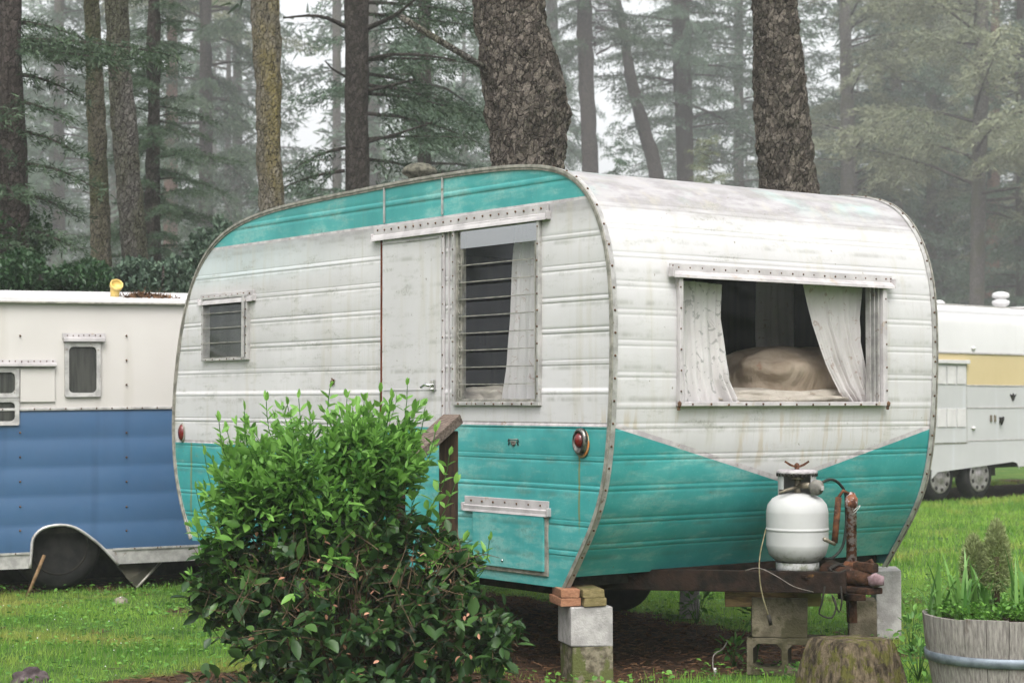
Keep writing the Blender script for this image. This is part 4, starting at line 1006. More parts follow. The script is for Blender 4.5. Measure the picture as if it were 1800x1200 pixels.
# ================================================================ blue and cream trailer
def trailer_frame(px, Y, ang): return Vector((atY(px, 705, Y).x, Y, 0)), ang
BO, BA = trailer_frame(110, 12.7, math.atan2(.436, .9))
BR_ = Matrix.Rotation(BA, 3, 'Z') @ Matrix.Rotation(-.010, 3, 'Y'); BRi = BR_.inverted(); BCL = BRi @ (Vector((0, 0, CAMZ)) - BO)
def Bp(px, py, y=0.0):
    d = BRi @ ray(px, py); t = (y - BCL.y) / d.y; return BCL + d * t
bt = thing('caravan', 'long blue and cream caravan with a low wheel arch, behind at the left', 'caravan', BO); bt.rotation_euler = BR_.to_euler()
zr_ = Bp(150, 533).z; ztr = Bp(200, 719).z; zsk = Bp(20, 974).z; zbt = Bp(20, 1000).z
X0, X1 = -4.2, 3.1; DP = 2.2
def wavy(z): return .006 * abs(math.sin(math.pi * (z - ztr) / .195)) 
arch = [Bp(52, 998), Bp(55, 965), Bp(58, 945), Bp(75, 928), Bp(105, 922), Bp(132, 927), Bp(160, 945), Bp(182, 964), Bp(208, 992)]
def arch_z(x):
    if x <= arch[0].x or x >= arch[-1].x: return -9
    for a, b in zip(arch[:-1], arch[1:]):
        if a.x <= x <= b.x: return a.z + (b.z - a.z) * (x - a.x) / max(1e-6, b.x - a.x)
    return -9
xs = sorted(set([round(x, 3) for x in np.arange(X0, X1 + .001, .1)] + [round(a.x, 4) for a in arch] + [round(x, 4) for x in np.arange(arch[0].x, arch[-1].x, .02)]))
def wall_strip(z0, z1, dz, name, mat, wav, parent):
    zs = list(np.arange(z0, z1, dz)) + [z1]; V = []; F = []
    for z in zs:
        for x in xs:
            az = arch_z(x); zz = max(z, min(az, z1))
            V.append((x, -(wavy(z) if wav else 0) + .003 * vnoise((x, 0, z), 1.5), zz))
    n = len(xs)
    for i in range(len(zs) - 1):
        for j in range(n - 1):
            q = i * n + j
            if V[q][2] >= V[q + n][2] - 1e-4 and V[q + 1][2] >= V[q + n + 1][2] - 1e-4: continue
            F.append((q, q + 1, q + n + 1, q + n))
    me = bpy.data.meshes.new(name); me.from_pydata(V, [], F); me.materials.append(mat); me.polygons.foreach_set('use_smooth', [True] * len(F)); return link(name, me, parent)
wall_strip(zsk + .01, ztr, .0163, 'lower_wall', M['blue'], True, bt)
wall_strip(ztr + .012, zr_, .03, 'upper_wall', M['cream'], False, bt)
sk = wall_strip(zbt, zsk + .01, .03, 'skirt', M['trim'], False, bt)
m = MB()
m.box(((X0 + X1) / 2, DP, (zr_ + .5) / 2), (X1 - X0, .02, zr_ - .5), 0); m.box((X0, DP / 2, (zr_ + .5) / 2), (.02, DP - .03, zr_ - .5), 0); m.box((X1, DP / 2, (zr_ + .3) / 2), (.02, DP - .03, zr_ - .3), 0)
m.build('end_wall', M['cream'], bt)
m = MB(); m.box(((X0 + X1) / 2, DP / 2, .42), (X1 - X0 - .05, DP - .05, .04), 0); m.box(((X0 + X1) / 2, 1.1, .30), (X1 - X0, 1.2, .12), 0); m.box(((X0 + X1) / 2, .9, .2), (X1 - X0 - .1, .03, .4), 0); m.build('underbody', M['black'], bt)  # last box: black upright sheet added so the wheel arch looks dark inside
m = MB(); N = 14
V = []; F = []
for j in range(N + 1):
    t = j / N; y = -.03 + t * (DP + .06); z = zr_ + .035 + .10 * math.sin(math.pi * t)
    for x in (X0 - .02, X1 + .02): V.append((x, y, z))
F = [(2 * j, 2 * j + 1, 2 * j + 3, 2 * j + 2) for j in range(N)]
m.add(V, F, 0, True); m.box(((X0 + X1) / 2, -.018, zr_ + .016), (X1 - X0 + .04, .03, .038), 0, bev=.004); m.box(((X0 + X1) / 2, -.030, zr_ + .002), (X1 - X0 + .04, .02, .010), 1)
m.build('roof', [M['alu2'], M['trimdark']], bt)
m = MB(); m.box(((X0 + X1) / 2, -.006, ztr + .006), (X1 - X0, .014, .018), 0, bev=.003)
for k in range(70): m.blob((X0 + (X1 - X0) * k / 69, -.014, ztr + .008), (.006, .006, .006), 1, 1)
for k in range(46):
    x_ = X0 + (X1 - X0) * k / 45
    if arch_z(x_) < -1: m.blob((x_, -.012, zsk + .004), (.006, .006, .006), 1, 1)
m.box((X0 + (arch[0].x - X0) / 2, -.004, zsk + .004), (arch[0].x - X0, .012, .014), 0); m.box(((arch[-1].x + X1) / 2 - .03, -.004, zsk + .004), (X1 - arch[-1].x + .02, .012, .014), 0)
m.build('trim_rail', [M['trim'], M['rustdot']], bt)
m = MB(); pts = [(a.x, -.012, a.z) for a in arch]; m.tube(smooth3(pts, .03), .011, 6); m.build('wheel_arch_lip', M['trim'], bt)
for px in (35, 222):
    for py in [590 + k * 43 for k in range(3 if px > 100 else 1)] + [760, 803, 846, 890, 932]:
        m = MB(); p = Bp(px, py); m.blob((p.x, -.008, p.z), (.008, .008, .008), 0, 1); m.build('rivet', M['rustdot'], bt)
def bwin(px0, py0, px1, py1, name='window'):
    a = Bp(px0, py0); b = Bp(px1, py1); c = (a + b) / 2; wx = b.x - a.x; hz_ = a.z - b.z; t = .028
    m = MB()
    # rounded frame
    def rr(w_, h_, r_, y): return [(c.x + sx_ * (w_ / 2 - r_) + r_ * math.cos(an), y, c.z + sz_ * (h_ / 2 - r_) + r_ * math.sin(an)) for sx_, sz_, a0 in ((1, 1, 0), (-1, 1, 90), (-1, -1, 180), (1, -1, 270)) for an in [R(a0 + k * 22.5) for k in range(5)]]
    o0, o1, i1, i0 = rr(wx, hz_, .012, 0), rr(wx, hz_, .012, -.022), rr(wx - 2 * t, hz_ - 2 * t, .03, -.020), rr(wx - 2 * t, hz_ - 2 * t, .03, .0)
    n = len(o0); vs = o0 + o1 + i1 + i0
    m.add(vs, [(k * n + j, k * n + (j + 1) % n, (k + 1) * n + (j + 1) % n, (k + 1) * n + j) for k in range(3) for j in range(n)], 0)
    w_ = m.build(name, M['trim'], bt)
    m = MB(); m.add(rr(wx - 2 * t, hz_ - 2 * t, .03, -.006), [tuple(range(n))[::-1]]); 
    m.build('pane', M['darkglass'], w_)
    return c, wx, hz_
c, wx, hz_ = bwin(113, 602, 176, 697)
m = MB(); m.box((c.x + .01, -.02, c.z + hz_ / 2 + .02), (wx + .04, .045, .03), 0, bev=.005); m.box((c.x + .01, -.006, c.z + hz_ / 2 + .045), (wx + .05, .01, .04), 0)
dots(m, (c.x - wx / 2, -.013, c.z + hz_ / 2 + .05), (c.x + wx / 2 + .02, -.013, c.z + hz_ / 2 + .05), 7, .005); m.build('awning', [M['awn'], M['rustdot']], bt)
bwin(-75, 647, 33, 698); bwin(-75, 700, 33, 747)
a = Bp(-80, 644); b = Bp(98, 644)
m = MB(); m.box(((a.x + b.x) / 2, -.02, a.z + .01), (b.x - a.x, .045, .022), 0, bev=.004); dots(m, (a.x, -.01, a.z + .035), (b.x, -.01, a.z + .035), 16, .005); m.box(((a.x + b.x) / 2, -.004, a.z + .03), (b.x - a.x, .008, .03), 0); m.build('awning', [M['awn'], M['rustdot']], bt)
a = Bp(35, 648); b = Bp(96, 706); m = MB(); m.box(((a.x + b.x) / 2, -.008, (a.z + b.z) / 2), (b.x - a.x, .012, a.z - b.z), 0, bev=.003); m.build('access_panel', M['cream'], bt)
a = Bp(108, 984)
m = MB(); Mx = Euler((R(90), 0, 0)).to_matrix(); RW = .30; wc = Vector((a.x, .16, RW + .0 + .01))
m.lathe([(.20, -.09), (.26, -.10), (.29, -.07), (.30, -.03), (.30, .03), (.29, .07), (.26, .10), (.2, .09)], wc, 40, 0, Mx); wh = m.build('wheel', M['rubber'], bt)
m = MB(); m.lathe([(.0001, .05), (.05, .055), (.06, .03), (.12, .02), (.15, .02), (.165, .07), (.19, .095), (.20, .09), (.20, -.09), (.0001, -.05)], wc, 36, 0, Mx); m.build('rim', pm('dark_rim', (.012, .011, .010), (.03, .027, .022), 20, .6), wh)
p, q = Bp(78, 975, -.02), Bp(47, 1050, -.06); m = MB(); m.tube([p, q], .012, 8); tag(m.build('rusty_rod', pm('rusty_rod', (.10, .06, .03), (.2, .13, .07), 30, .85)), 'thin rusty rod leaning inside the blue caravan wheel arch', 'rod').matrix_world = Matrix.Translation(BO) @ BR_.to_4x4()
a = [Bp(205, 992, .1), Bp(284, 985, .1), Bp(240, 1033, .02), Bp(225, 1018, .02)]
m = MB(); m.prism([a[0], a[3], a[2], a[1]], (0, .03, 0), 0); m.tube([a[2], a[1]], .010, 6, 1); m.build('mud_flap', [pm('dirty_flap', (.03, .03, .022), (.06, .055, .04), 10, .8), M['trimdark']], bt)

def on_blue(x, y, z): return BO + BR_ @ Vector((x, y, z))
p = Bp(204, 524, .12); root = on_blue(p.x, .12, zr_ + .06)
m = MB(); d = Vector((.10, -.35, .93)).normalized(); MQ = Vector((.35, -.75, .55)).normalized().to_track_quat('Z', 'Y').to_matrix()
yt = thing('roof_vent_pipe', 'broken yellow plastic vent cap on the roof of the blue caravan', 'vent cap', root)
m.tube([(-.010, 0, -.03), (-.008, 0, .03), (.0, -.01, .065)], [.030, .032, .036], 14, 0)
m.build('pipe', M['plasticyel'], yt)
m = MB(); m.lathe([(.030, -.035), (.044, -.02), (.046, .010), (.040, .016), (.036, .010), (.034, -.004), (.0001, -.010)], (.006, -.015, .075), 24, 0, MQ); m.build('cap', M['plasticyel'], yt)
n = 700; a0, b0 = Bp(222, 524), Bp(318, 524); tt = rng.uniform(0, 1, n)
pos = np.array([on_blue(a0.x + (b0.x - a0.x) * t, .02 + .25 * random.random(), zr_ + .035 + .045 * random.random() * math.sin(math.pi * min(1, t + .08))) for t in tt])
V, F = scatter(T_NEEDLE, F_NEEDLE, pos, rnd_dir(n), rnd_dir(n) * np.array([1, 1, .4]), np.full(n, .014), rng.uniform(.03, .08, n))
tag(link('leaf_litter', np_mesh('leaf_litter', V, F, M['litter'], np.repeat(rng.uniform(0, 1, n), 4))), 'brown needles heaped on the roof of the blue caravan', 'leaf litter', kind='stuff')

# ================================================================ silver trailer far right
GO = Vector((5.575, 24.1, 0)); GA = math.atan2(.656, .755); GR = Matrix.Rotation(GA, 3, 'Z'); GRi = GR.inverted(); GCL = GRi @ (Vector((0, 0, CAMZ)) - GO)
def Gp(px, py, y=0.0):
    d = GRi @ ray(px, py); t = (y - GCL.y) / d.y; return GCL + d * t
gt = thing('caravan', 'long grey metal caravan with a pale yellow band and twin wheels, at the right', 'caravan', GO, GA)
gx0, gx1 = -3.2, 6.2
zt = 2.62 - .30; zy1 = Gp(1720, 622).z; zy0 = Gp(1720, 677).z; zb = .42
yx0 = Gp(1699, 650).x
def plate(m, x0, x1, z0, z1, y=0.0, mi=0, nx=30): 
    vs = []; n = max(1, int((x1 - x0) / .25)); k = max(1, int((z1 - z0) / .12))
    for i in range(k + 1):
        for j in range(n + 1): vs.append((x0 + (x1 - x0) * j / n, y + .004 * vnoise((x0 + j * .25, 0, z0 + i * .12), .9), z0 + (z1 - z0) * i / k))
    m.add(vs, [(i * (n + 1) + j, i * (n + 1) + j + 1, (i + 1) * (n + 1) + j + 1, (i + 1) * (n + 1) + j) for i in range(k) for j in range(n)], mi, True)
m = MB()
wa0 = Gp(1638, 850).x; wa1 = Gp(1792, 850).x; zwa = .80
zA = lambda x: .62
plate(m, gx0, gx1, .80, zy0 - .0); plate(m, gx0, wa0, .42, .80); plate(m, wa1, gx1, .42, .80)
# sloping lip over the wheels
aL = Gp(1640, 830); aR = Gp(1785, 811); 
m.prism([(wa0, -.001, .80), (wa1, -.001, .80), (wa1, -.001, aR.z - .10), (wa1 - .05, -.001, aR.z - .02), (wa1 - .14, -.001, aR.z), (wa0 + .12, -.001, aL.z + .0), (wa0, -.001, aL.z - .08)], (0, .01, 0), 0) if aR.z < .78 else None
m.box((gx0, 1.2, 1.45), (.02, 2.38, 2.0), 0); m.box((gx1, 1.2, 1.45), (.02, 2.38, 2.0), 0); m.box(((gx0 + gx1) / 2, 2.4, 1.45), (gx1 - gx0, .02, 2.0), 0)
m.build('side_wall', M['alu'], gt)
print('grey lip', aL.z, aR.z, 'yellow', zy0, zy1)
m = MB(); plate(m, gx0, gx1, zy0, zy1, .0); m.build('yellow_band', M['yellow'], gt)
m = MB(); N = 20; V = []
for j in range(N + 1):
    a = math.pi * j / N; y = 1.2 - 1.2 * math.copysign(abs(math.cos(a)) ** .45, math.cos(a)); z = zy1 + (2.62 - zy1) * math.sin(a) ** .32
    V += [(gx0, y, z), (gx1, y, z)]
m.add(V, [(2 * j, 2 * j + 1, 2 * j + 3, 2 * j + 2) for j in range(N)], 0, True); m.build('roof', M['alu2'], gt)
m = MB()
for z in (Gp(1720, 716).z, Gp(1740, 773).z, zy0): m.box(((gx0 + gx1) / 2, -.004, z), (gx1 - gx0, .008, .012), 0)
m.box(((gx0 + gx1) / 2, -.008, zy1 + .01), (gx1 - gx0, .014, .02), 0); m.box(((gx0 + gx1) / 2, .02, 2.56), (gx1 - gx0, .03, .02), 0)
m.build('trim_rail', M['awn'], gt)
# louvred door of the appliance bay
a = Gp(1641, 637); b = Gp(1698, 777); g0 = a.x - .1; g1 = b.x
m = MB(); m.box(((g0 + g1) / 2, -.008, (a.z + b.z) / 2), (g1 - g0, .012, a.z - b.z), 0, bev=.003); m.box(((g0 + g1) / 2, -.004, (a.z + b.z) / 2), (g1 - g0 + .035, .008, a.z - b.z + .03), 1)
m.box(((g0 + g1) / 2, -.03, a.z + .015), (g1 - g0 + .06, .06, .05), 2, bev=.006)
for row in ((643, 675), (718, 750)):
    for k in range(3):
        q0 = Gp(1645 + k * 17.5, row[0]); q1 = Gp(1645 + k * 17.5 + 15, row[1]); m.box(((q0.x + q1.x) / 2, -.020, (q0.z + q1.z) / 2), (q1.x - q0.x, .014, q0.z - q1.z), 2, bev=.004)
m.build('louvred_hatch', [M['alu'], M['trimdark'], M['panel']], gt)
p = Gp(1780, 697); m = MB()          # small black bird emblem
m.prism([(p.x - .075, -.006, p.z + .035), (p.x - .02, -.006, p.z + .02), (p.x, -.006, p.z + .05), (p.x + .02, -.006, p.z + .02), (p.x + .075, -.006, p.z + .035), (p.x + .03, -.006, p.z - .02), (p.x + .012, -.006, p.z - .055), (p.x - .012, -.006, p.z - .055), (p.x - .03, -.006, p.z - .02)], (0, -.008, 0), 0)
m.build('bird_emblem', M['black'], gt)
m = MB()
for px in (1741, 1748): p = Gp(px, 735); m.box((p.x, -.012, p.z), (.03, .02, .09), 0, bev=.004)
m.build('socket', M['brass'], gt)
p = Gp(1758, 738); m = MB(); m.box((p.x, -.012, p.z), (.05, .02, .08), 0, bev=.006); m.tube([(p.x - .02, -.03, p.z - .06), (p.x, -.05, p.z), (p.x + .03, -.03, p.z + .04)], .014, 8); m.build('door_handle', M['black'], gt)
for px, py in ((1710, 752), (1710, 612)): p = Gp(px, py); m = MB(); m.blob((p.x, -.015, p.z), (.04, .025, .025), 0, 2); m.build('marker_light', M['panel'], gt)
for k, xx in enumerate((0.0, .86)):
    wc = Vector((xx, .14, .315)); m = MB()
    m.lathe([(.20, -.09), (.27, -.10), (.305, -.07), (.315, -.03), (.315, .03), (.305, .07), (.27, .10), (.2, .09)], wc, 40, 0, Mx); wh = m.build('wheel', M['rubber'], gt)
    m = MB(); m.lathe([(.0001, .11), (.06, .112), (.075, .10), (.13, .098), (.19, .104), (.21, .10), (.213, .09)], wc, 40, 0, Mx)
    for j in range(8):
        an = j * math.pi / 4 + .2 + k; m.box(wc + Vector((.165 * math.cos(an), -.100, .165 * math.sin(an))), (.045, .012, .05), 1, Euler((0, -an, 0)).to_matrix(), bev=.012)
    m.build('hubcap', [M['hub'], M['black']], wh)
m = MB(); m.box((1.5, 1.2, .45), (gx1 - gx0 - .1, 1.6, .12), 0); m.box((.43, .6, .55), (1.9, .9, .5), 0); m.box(((gx0 + gx1) / 2, 1.2, .66), (gx1 - gx0 - .1, 2.2, .03)); m.build('underbody', M['black'], gt)
for px, yy, sc in ((1759, 1.0, 1.0), (1650, 1.2, .6)):
    d = GRi @ ray(px, 520); t = (yy - GCL.y) / d.y; p = GCL + d * t
    m = MB(); m.lathe([(.06, -.05), (.07, .05), (.11, .07), (.125, .10), (.12, .13), (.08, .145), (.075, .165), (.115, .18), (.125, .205), (.11, .24), (.05, .26), (.0001, .265)] if sc == 1 else [(.07, -.1), (.07, .04), (.09, .07), (.05, .1), (.0001, .11)], (p.x, yy, 2.61), 24, 0); m.build('roof_vent', M['alu2'], gt)
m = MB(); d = GRi @ ray(1795, 522); t = (1.3 - GCL.y) / d.y; p = GCL + d * t; m.box((p.x + .35, 1.3, 2.64), (.8, .6, .12), 0, bev=.03); m.build('roof_hatch', M['alu2'], gt)
# ================================================================ ground
def sm(a, lo, hi):
    t = np.clip((a - lo) / (hi - lo), 0, 1); return t * t * (3 - 2 * t)
def n2(x, y, s, o=0.0):      # cheap smooth noise for arrays
    return (np.sin(x * s * 1.7 + 1.3 + o + 1.1 * np.sin(y * s * 1.1 + o)) * np.sin(y * s * 1.9 + .7 - o + 1.3 * np.sin(x * s * .9 + 2 * o)) + .5 * np.sin(x * s * 4.1 + y * s * 3.3 + o) * np.sin(y * s * 4.7 - x * s * 2.1)) * .6
def dirt(x, y):
    dx, dy = x - O.x, y - O.y; u = .8 * dx + .6 * dy; s = -.6 * dx + .8 * dy
    jit = .18 * n2(x, y, 3.0) + .10 * n2(x, y, 9.0, 2)
    a = np.minimum(np.minimum(u + .10, 2.15 - u), np.minimum(s + .05, 4.3 - s)) + jit
    d = sm(a, -.12, .22)
    e = np.sqrt(((x + .85) / 1.15) ** 2 + ((y - 8.25) / .95) ** 2) + jit * .9
    d = np.maximum(d, sm(-e, -1.08, -.85))
    dx, dy = x - BO.x, y - BO.y; u = .9 * dx + .436 * dy; s = -.436 * dx + .9 * dy
    d = np.maximum(d, sm(np.minimum(np.minimum(u + 4, 3.1 - u), np.minimum(s - .05, 2.2 - s)) + jit, -.05, .15))
    dx, dy = x - GO.x, y - GO.y; u = .755 * dx + .656 * dy; s = -.656 * dx + .755 * dy
    d = np.maximum(d, sm(np.minimum(np.minimum(u + 3, 6 - u), np.minimum(s - .15, 2.4 - s)) + jit, -.05, .15))
    band = sm(np.abs(y - 12.6 + .15 * x + .5 * jit), .35, .1) * sm(x, 1.5, 2.2) * .45
    patch = sm(n2(x, y, 1.7, 5) + .5 * n2(x, y, 6.3, 1), .62, .95) * .72
    return np.clip(np.maximum(np.maximum(np.maximum(d, band), patch), sm(y + jit * 8, 30, 52)), 0, 1)
gx = np.concatenate([-np.geomspace(300, 7, 22), np.arange(-6.9, 9, .12), np.geomspace(9.1, 300, 22)])
gy = np.concatenate([np.array([-60, -20, -5, 0, 4]), np.arange(6.5, 29, .12), np.geomspace(29.5, 420, 26)])
GX, GY = np.meshgrid(gx, gy); 
near = ((GX > -7) & (GX < 9) & (GY > 6.4) & (GY < 29))
GZ = np.where(near, .008 * n2(GX, GY, 1.6) - .008, -.008)
V = np.stack([GX.ravel(), GY.ravel(), GZ.ravel()], 1); nx_, ny_ = len(gx), len(gy)
I = np.arange(nx_ * ny_).reshape(ny_, nx_); F = np.stack([I[:-1, :-1].ravel(), I[:-1, 1:].ravel(), I[1:, 1:].ravel(), I[1:, :-1].ravel()], 1)
t = NT('ground_soil_and_turf'); at = t.n('ShaderNodeAttribute', attribute_name='tone')
turf = t.mix(t.ramp(t.noise(3, 6, .7), .35, .65), (.035, .085, .014), (.09, .15, .03))
turf = t.mix(t.ramp(t.noise(1.1, 4), .55, .7), turf, (.14, .14, .03))
soil = t.mix(t.ramp(t.noise(14, 8, .75), .35, .65), (.022, .014, .009), (.10, .055, .03))
col = t.mix(t.ramp(t.math('ADD', at.outputs['Fac'], t.math('MULTIPLY', t.math('SUBTRACT', t.noise(18, 5, .7), .5), .5)), .35, .6), turf, soil)
t.bump(t.noise(45, 6, .7), .8, .03); t.fin(col, .95, 0, .15)
tag(link('ground', np_mesh('ground', V, F, t.m, dirt(V[:, 0], V[:, 1]), smooth=True)), kind='structure')

def blades(n, y0, y1, xa, xb, h0, h1, wd, dens_fn=None):
    Y = np.sqrt(rng.uniform(y0 ** 2, y1 ** 2, n)); X = rng.uniform(xa, xb, n) * Y + rng.uniform(-.4, .4, n)
    keep = rng.uniform(0, 1, n) > dirt(X, Y) * 1.08 - .01
    X, Y = X[keep], Y[keep]; n = len(X)
    a = rng.uniform(0, 2 * np.pi, n); lean = np.abs(rng.normal(size=n)) * .5
    ya = np.stack([np.cos(a) * lean, np.sin(a) * lean, np.ones(n)], 1)
    L = rng.uniform(h0, h1, n) * (1 + .5 * n2(X, Y, 2.2, 4))
    V, F = scatter(np.array([[-.5, 0, 0], [.5, 0, 0], [.35, .55, .12], [-.35, .55, .12], [0, 1, .9]]), np.array([[0, 1, 2, 3], [3, 2, 4, 4]]), np.stack([X, Y, np.full(n, -.012)], 1), rnd_dir(n) * np.array([1, 1, .1]), ya, np.full(n, wd), L)
    tn = np.clip(.46 + .40 * n2(X, Y, 1.1, 1) + .30 * n2(X, Y, 4, 3) + .2 * rng.normal(size=n), 0, 1)
    return V, F, np.repeat(tn, 5)
T_BL = np.array([[-.5, 0, 0], [.5, 0, 0], [.35, .55, .06], [-.35, .55, .06], [0, 1, .3]])
def blades3(*a):
    V, F, tn = blades(*a); F2 = F.reshape(-1, 2, 4); tri = np.concatenate([F2[:, 0, [0, 1, 2]], F2[:, 0, [0, 2, 3]], F2[:, 1, [0, 1, 2]]]); return V, tri, tn
Vs, Fs, Ts = [], [], []; o_ = 0
for a in ((105000, 7.6, 13.6, -.34, .36, .022, .055, .0035), (60000, 13.6, 30, .08, .36, .04, .08, .009), (14000, 13.6, 26, -.36, .08, .05, .09, .012)):
    V, F, tn = blades3(*a); Vs.append(V); Fs.append(F + o_); Ts.append(tn); o_ += len(V)
tag(link('grass', np_mesh('grass', np.concatenate(Vs), np.concatenate(Fs), M['grass'], np.concatenate(Ts))), 'short bright green lawn around the caravans', 'grass', kind='stuff')
# clover and weeds, denser along the edges of the bare ground
n = 26000; Y = np.sqrt(rng.uniform(7.6 ** 2, 13.8 ** 2, n)); X = rng.uniform(-.34, .36, n) * Y
dd = dirt(X, Y); kp = (rng.uniform(0, 1, n) < .18 + .8 * ((dd > .1) & (dd < .8)) + .35 * (n2(X, Y, 1.3, 7) > .3)) & (dd < .93) ; X, Y = X[kp], Y[kp]; n = len(X)
pos = np.stack([X, Y, rng.uniform(.005, .05, n)], 1); a = rng.uniform(0, 6.283, n)
o = leafcloud('weeds', pos, np.stack([np.cos(a), np.sin(a), rng.uniform(-.1, .5, n)], 1), rng.uniform(.014, .034, n), M['clover'], .5, wr=.75); tag(o, 'clover and small weeds growing through the lawn', 'weeds', kind='stuff')
# needle litter on bare ground
n = 40000; Y = np.sqrt(rng.uniform(7.4 ** 2, 13.2 ** 2, n)); X = rng.uniform(-.36, .34, n) * Y; kp = rng.uniform(.15, 1, n) < dirt(X, Y); X, Y = X[kp], Y[kp]; n = len(X)
V, F = scatter(T_NEEDLE, F_NEEDLE, np.stack([X, Y, rng.uniform(-.004, .012, n)], 1), rnd_dir(n), rnd_dir(n) * np.array([1, 1, .22]), rng.uniform(.002, .010, n), rng.uniform(.02, .06, n))
tag(link('needle_litter', np_mesh('needle_litter', V, F, M['litter'], np.repeat(rng.uniform(0, 1, n), 4))), 'brown dead needles and bark bits on the bare ground', 'litter', kind='stuff')
n = 40; Y = rng.uniform(8.4, 12, n); X = rng.uniform(-.29, -.17, n) * Y
V, F = scatter(T_LEAF, F_LEAF, np.stack([X, Y, rng.uniform(.025, .05, n)], 1), rnd_dir(n), rnd_dir(n) * np.array([1, 1, .3]), np.full(n, .007), np.full(n, .008))
tag(link('fallen_petals', np_mesh('fallen_petals', V, F, M['petal'], np.repeat(rng.uniform(0, 1, n), 11))), 'tiny white petals scattered in the grass', 'petals', kind='stuff')
m = MB(); p = onG(55, 1196); m.blob((p.x, p.y, .005), (.085, .07, .055), 0, 4, .35, 2.2); tag(m.build('rock', pm('dark_rock', (.04, .03, .032), (.12, .095, .095), 12, .9, .8, 40)), 'small dark rock at the lower left in the grass', 'rock')
m = MB(); p = onG(212, 1058); m.blob((p.x, p.y, .0), (.05, .04, .035), 0, 3, .3, 2.2); tag(m.build('rock', pm('pale_rock', (.16, .14, .11), (.28, .25, .2), 12, .9, .6, 40)), 'little pale stone in the grass in front of the blue caravan', 'rock')
# weeds sprouting under the trailer
def sprout(px, py, Y, label, n=26, r=.07, sz=.035):
    p = atY(px, py, Y); q = rnd_dir(n); pos = np.array([p.x, p.y, max(.03, p.z)]) + q * rng.uniform(.3, 1, n)[:, None] * r
    o = thing('weed', label, 'weed', (0, 0, 0), group='weeds by the supports')
    m = MB()
    for k in range(0, n, 3): m.tube([(p.x, p.y, 0), tuple((pos[k] + np.array([p.x, p.y, 0])) / 2), tuple(pos[k])], .0018, 4)
    m.build('stem', M['clover'], o); leafcloud('leaves', pos, q + np.array([0, 0, .3]), np.full(n, sz), M['leafnew'], .4, parent=o)
sprout(1225, 1055, 10.9, 'leafy weed growing in the shade behind the middle supports', 40, .09, .05)
sprout(1330, 1150 - 40, 9.1, 'small weed between the plank and the hollow block', 16, .05)
sprout(1410, 1175, 8.72, 'pale weed growing out of the right core of the hollow block', 18, .035, .03)
sprout(1378, 1182, 8.76, 'little weed in the left core of the hollow block', 10, .025, .025)
sprout(1290, 1140, 9.2, 'dark weed standing left of the hollow block', 30, .07, .05)
sprout(1330, 1075, 9.6, 'weed rising behind the damp brown block', 24, .07, .05)
sprout(1600, 1100, 9.6, 'broad weeds at the foot of the pale slab', 40, .09, .045)
sprout(1615, 1150, 8.7, 'weeds between the pier and the barrel planter', 44, .10, .04)

# ================================================================ foreground bush
BB = Vector((atY(610, 1100, 8.0).x, 8.0, 0))
bush = thing('leafy_bush', 'big leafy green bush with bright young shoots in front of the trailer door', 'bush', BB)
def bl(px, py, dy=0.0):
    p = atY(px, py, 8.0 + dy); return np.array([p.x - BB.x, dy, p.z])
SHOOTS = [(580, 682), (716, 678), (640, 705), (468, 705), (385, 742), (505, 712), (610, 700), (745, 735), (430, 722), (545, 722), (690, 700), (668, 690), (360, 800), (765, 760), (345, 860), (400, 760), (620, 716), (525, 700), (800, 850), (860, 950), (345, 925), (335, 1010), (790, 800)]
lobes = [  # px, py, rx px, rz px, ry m, weight, young
    (560, 850, 150, 112, .40, 240, 1.0), (455, 880, 100, 90, .30, 110, .95), (680, 840, 85, 95, .28, 100, 1.0), (400, 950, 58, 60, .25, 50, .8),
    (375, 1045, 60, 50, .22, 40, .15), (865, 1125, 62, 65, .25, 60, .03), (440, 850, 80, 85, .28, 60, 1.0), (650, 785, 95, 75, .3, 110, 1.0), (555, 985, 165, 80, .38, 170, .22), (600, 960, 120, 80, -.1, 60, .3), (700, 960, 110, 90, .30, 90, .45), (800, 985, 62, 55, .25, 50, .35), (600, 1110, 230, 105, .45, 190, .10), (780, 1090, 120, 90, .35, 100, .12), (430, 1060, 105, 75, .3, 90, .12), (620, 1190, 290, 70, .5, 160, .0)]
VN, FN, TN, VO, FO, TO = [], [], [], [], [], []
stems = MB(); nl = [0, 0]
P_, D_, S_, T_, K_ = [], [], [], [], []
base = np.array([0, 0, .02])
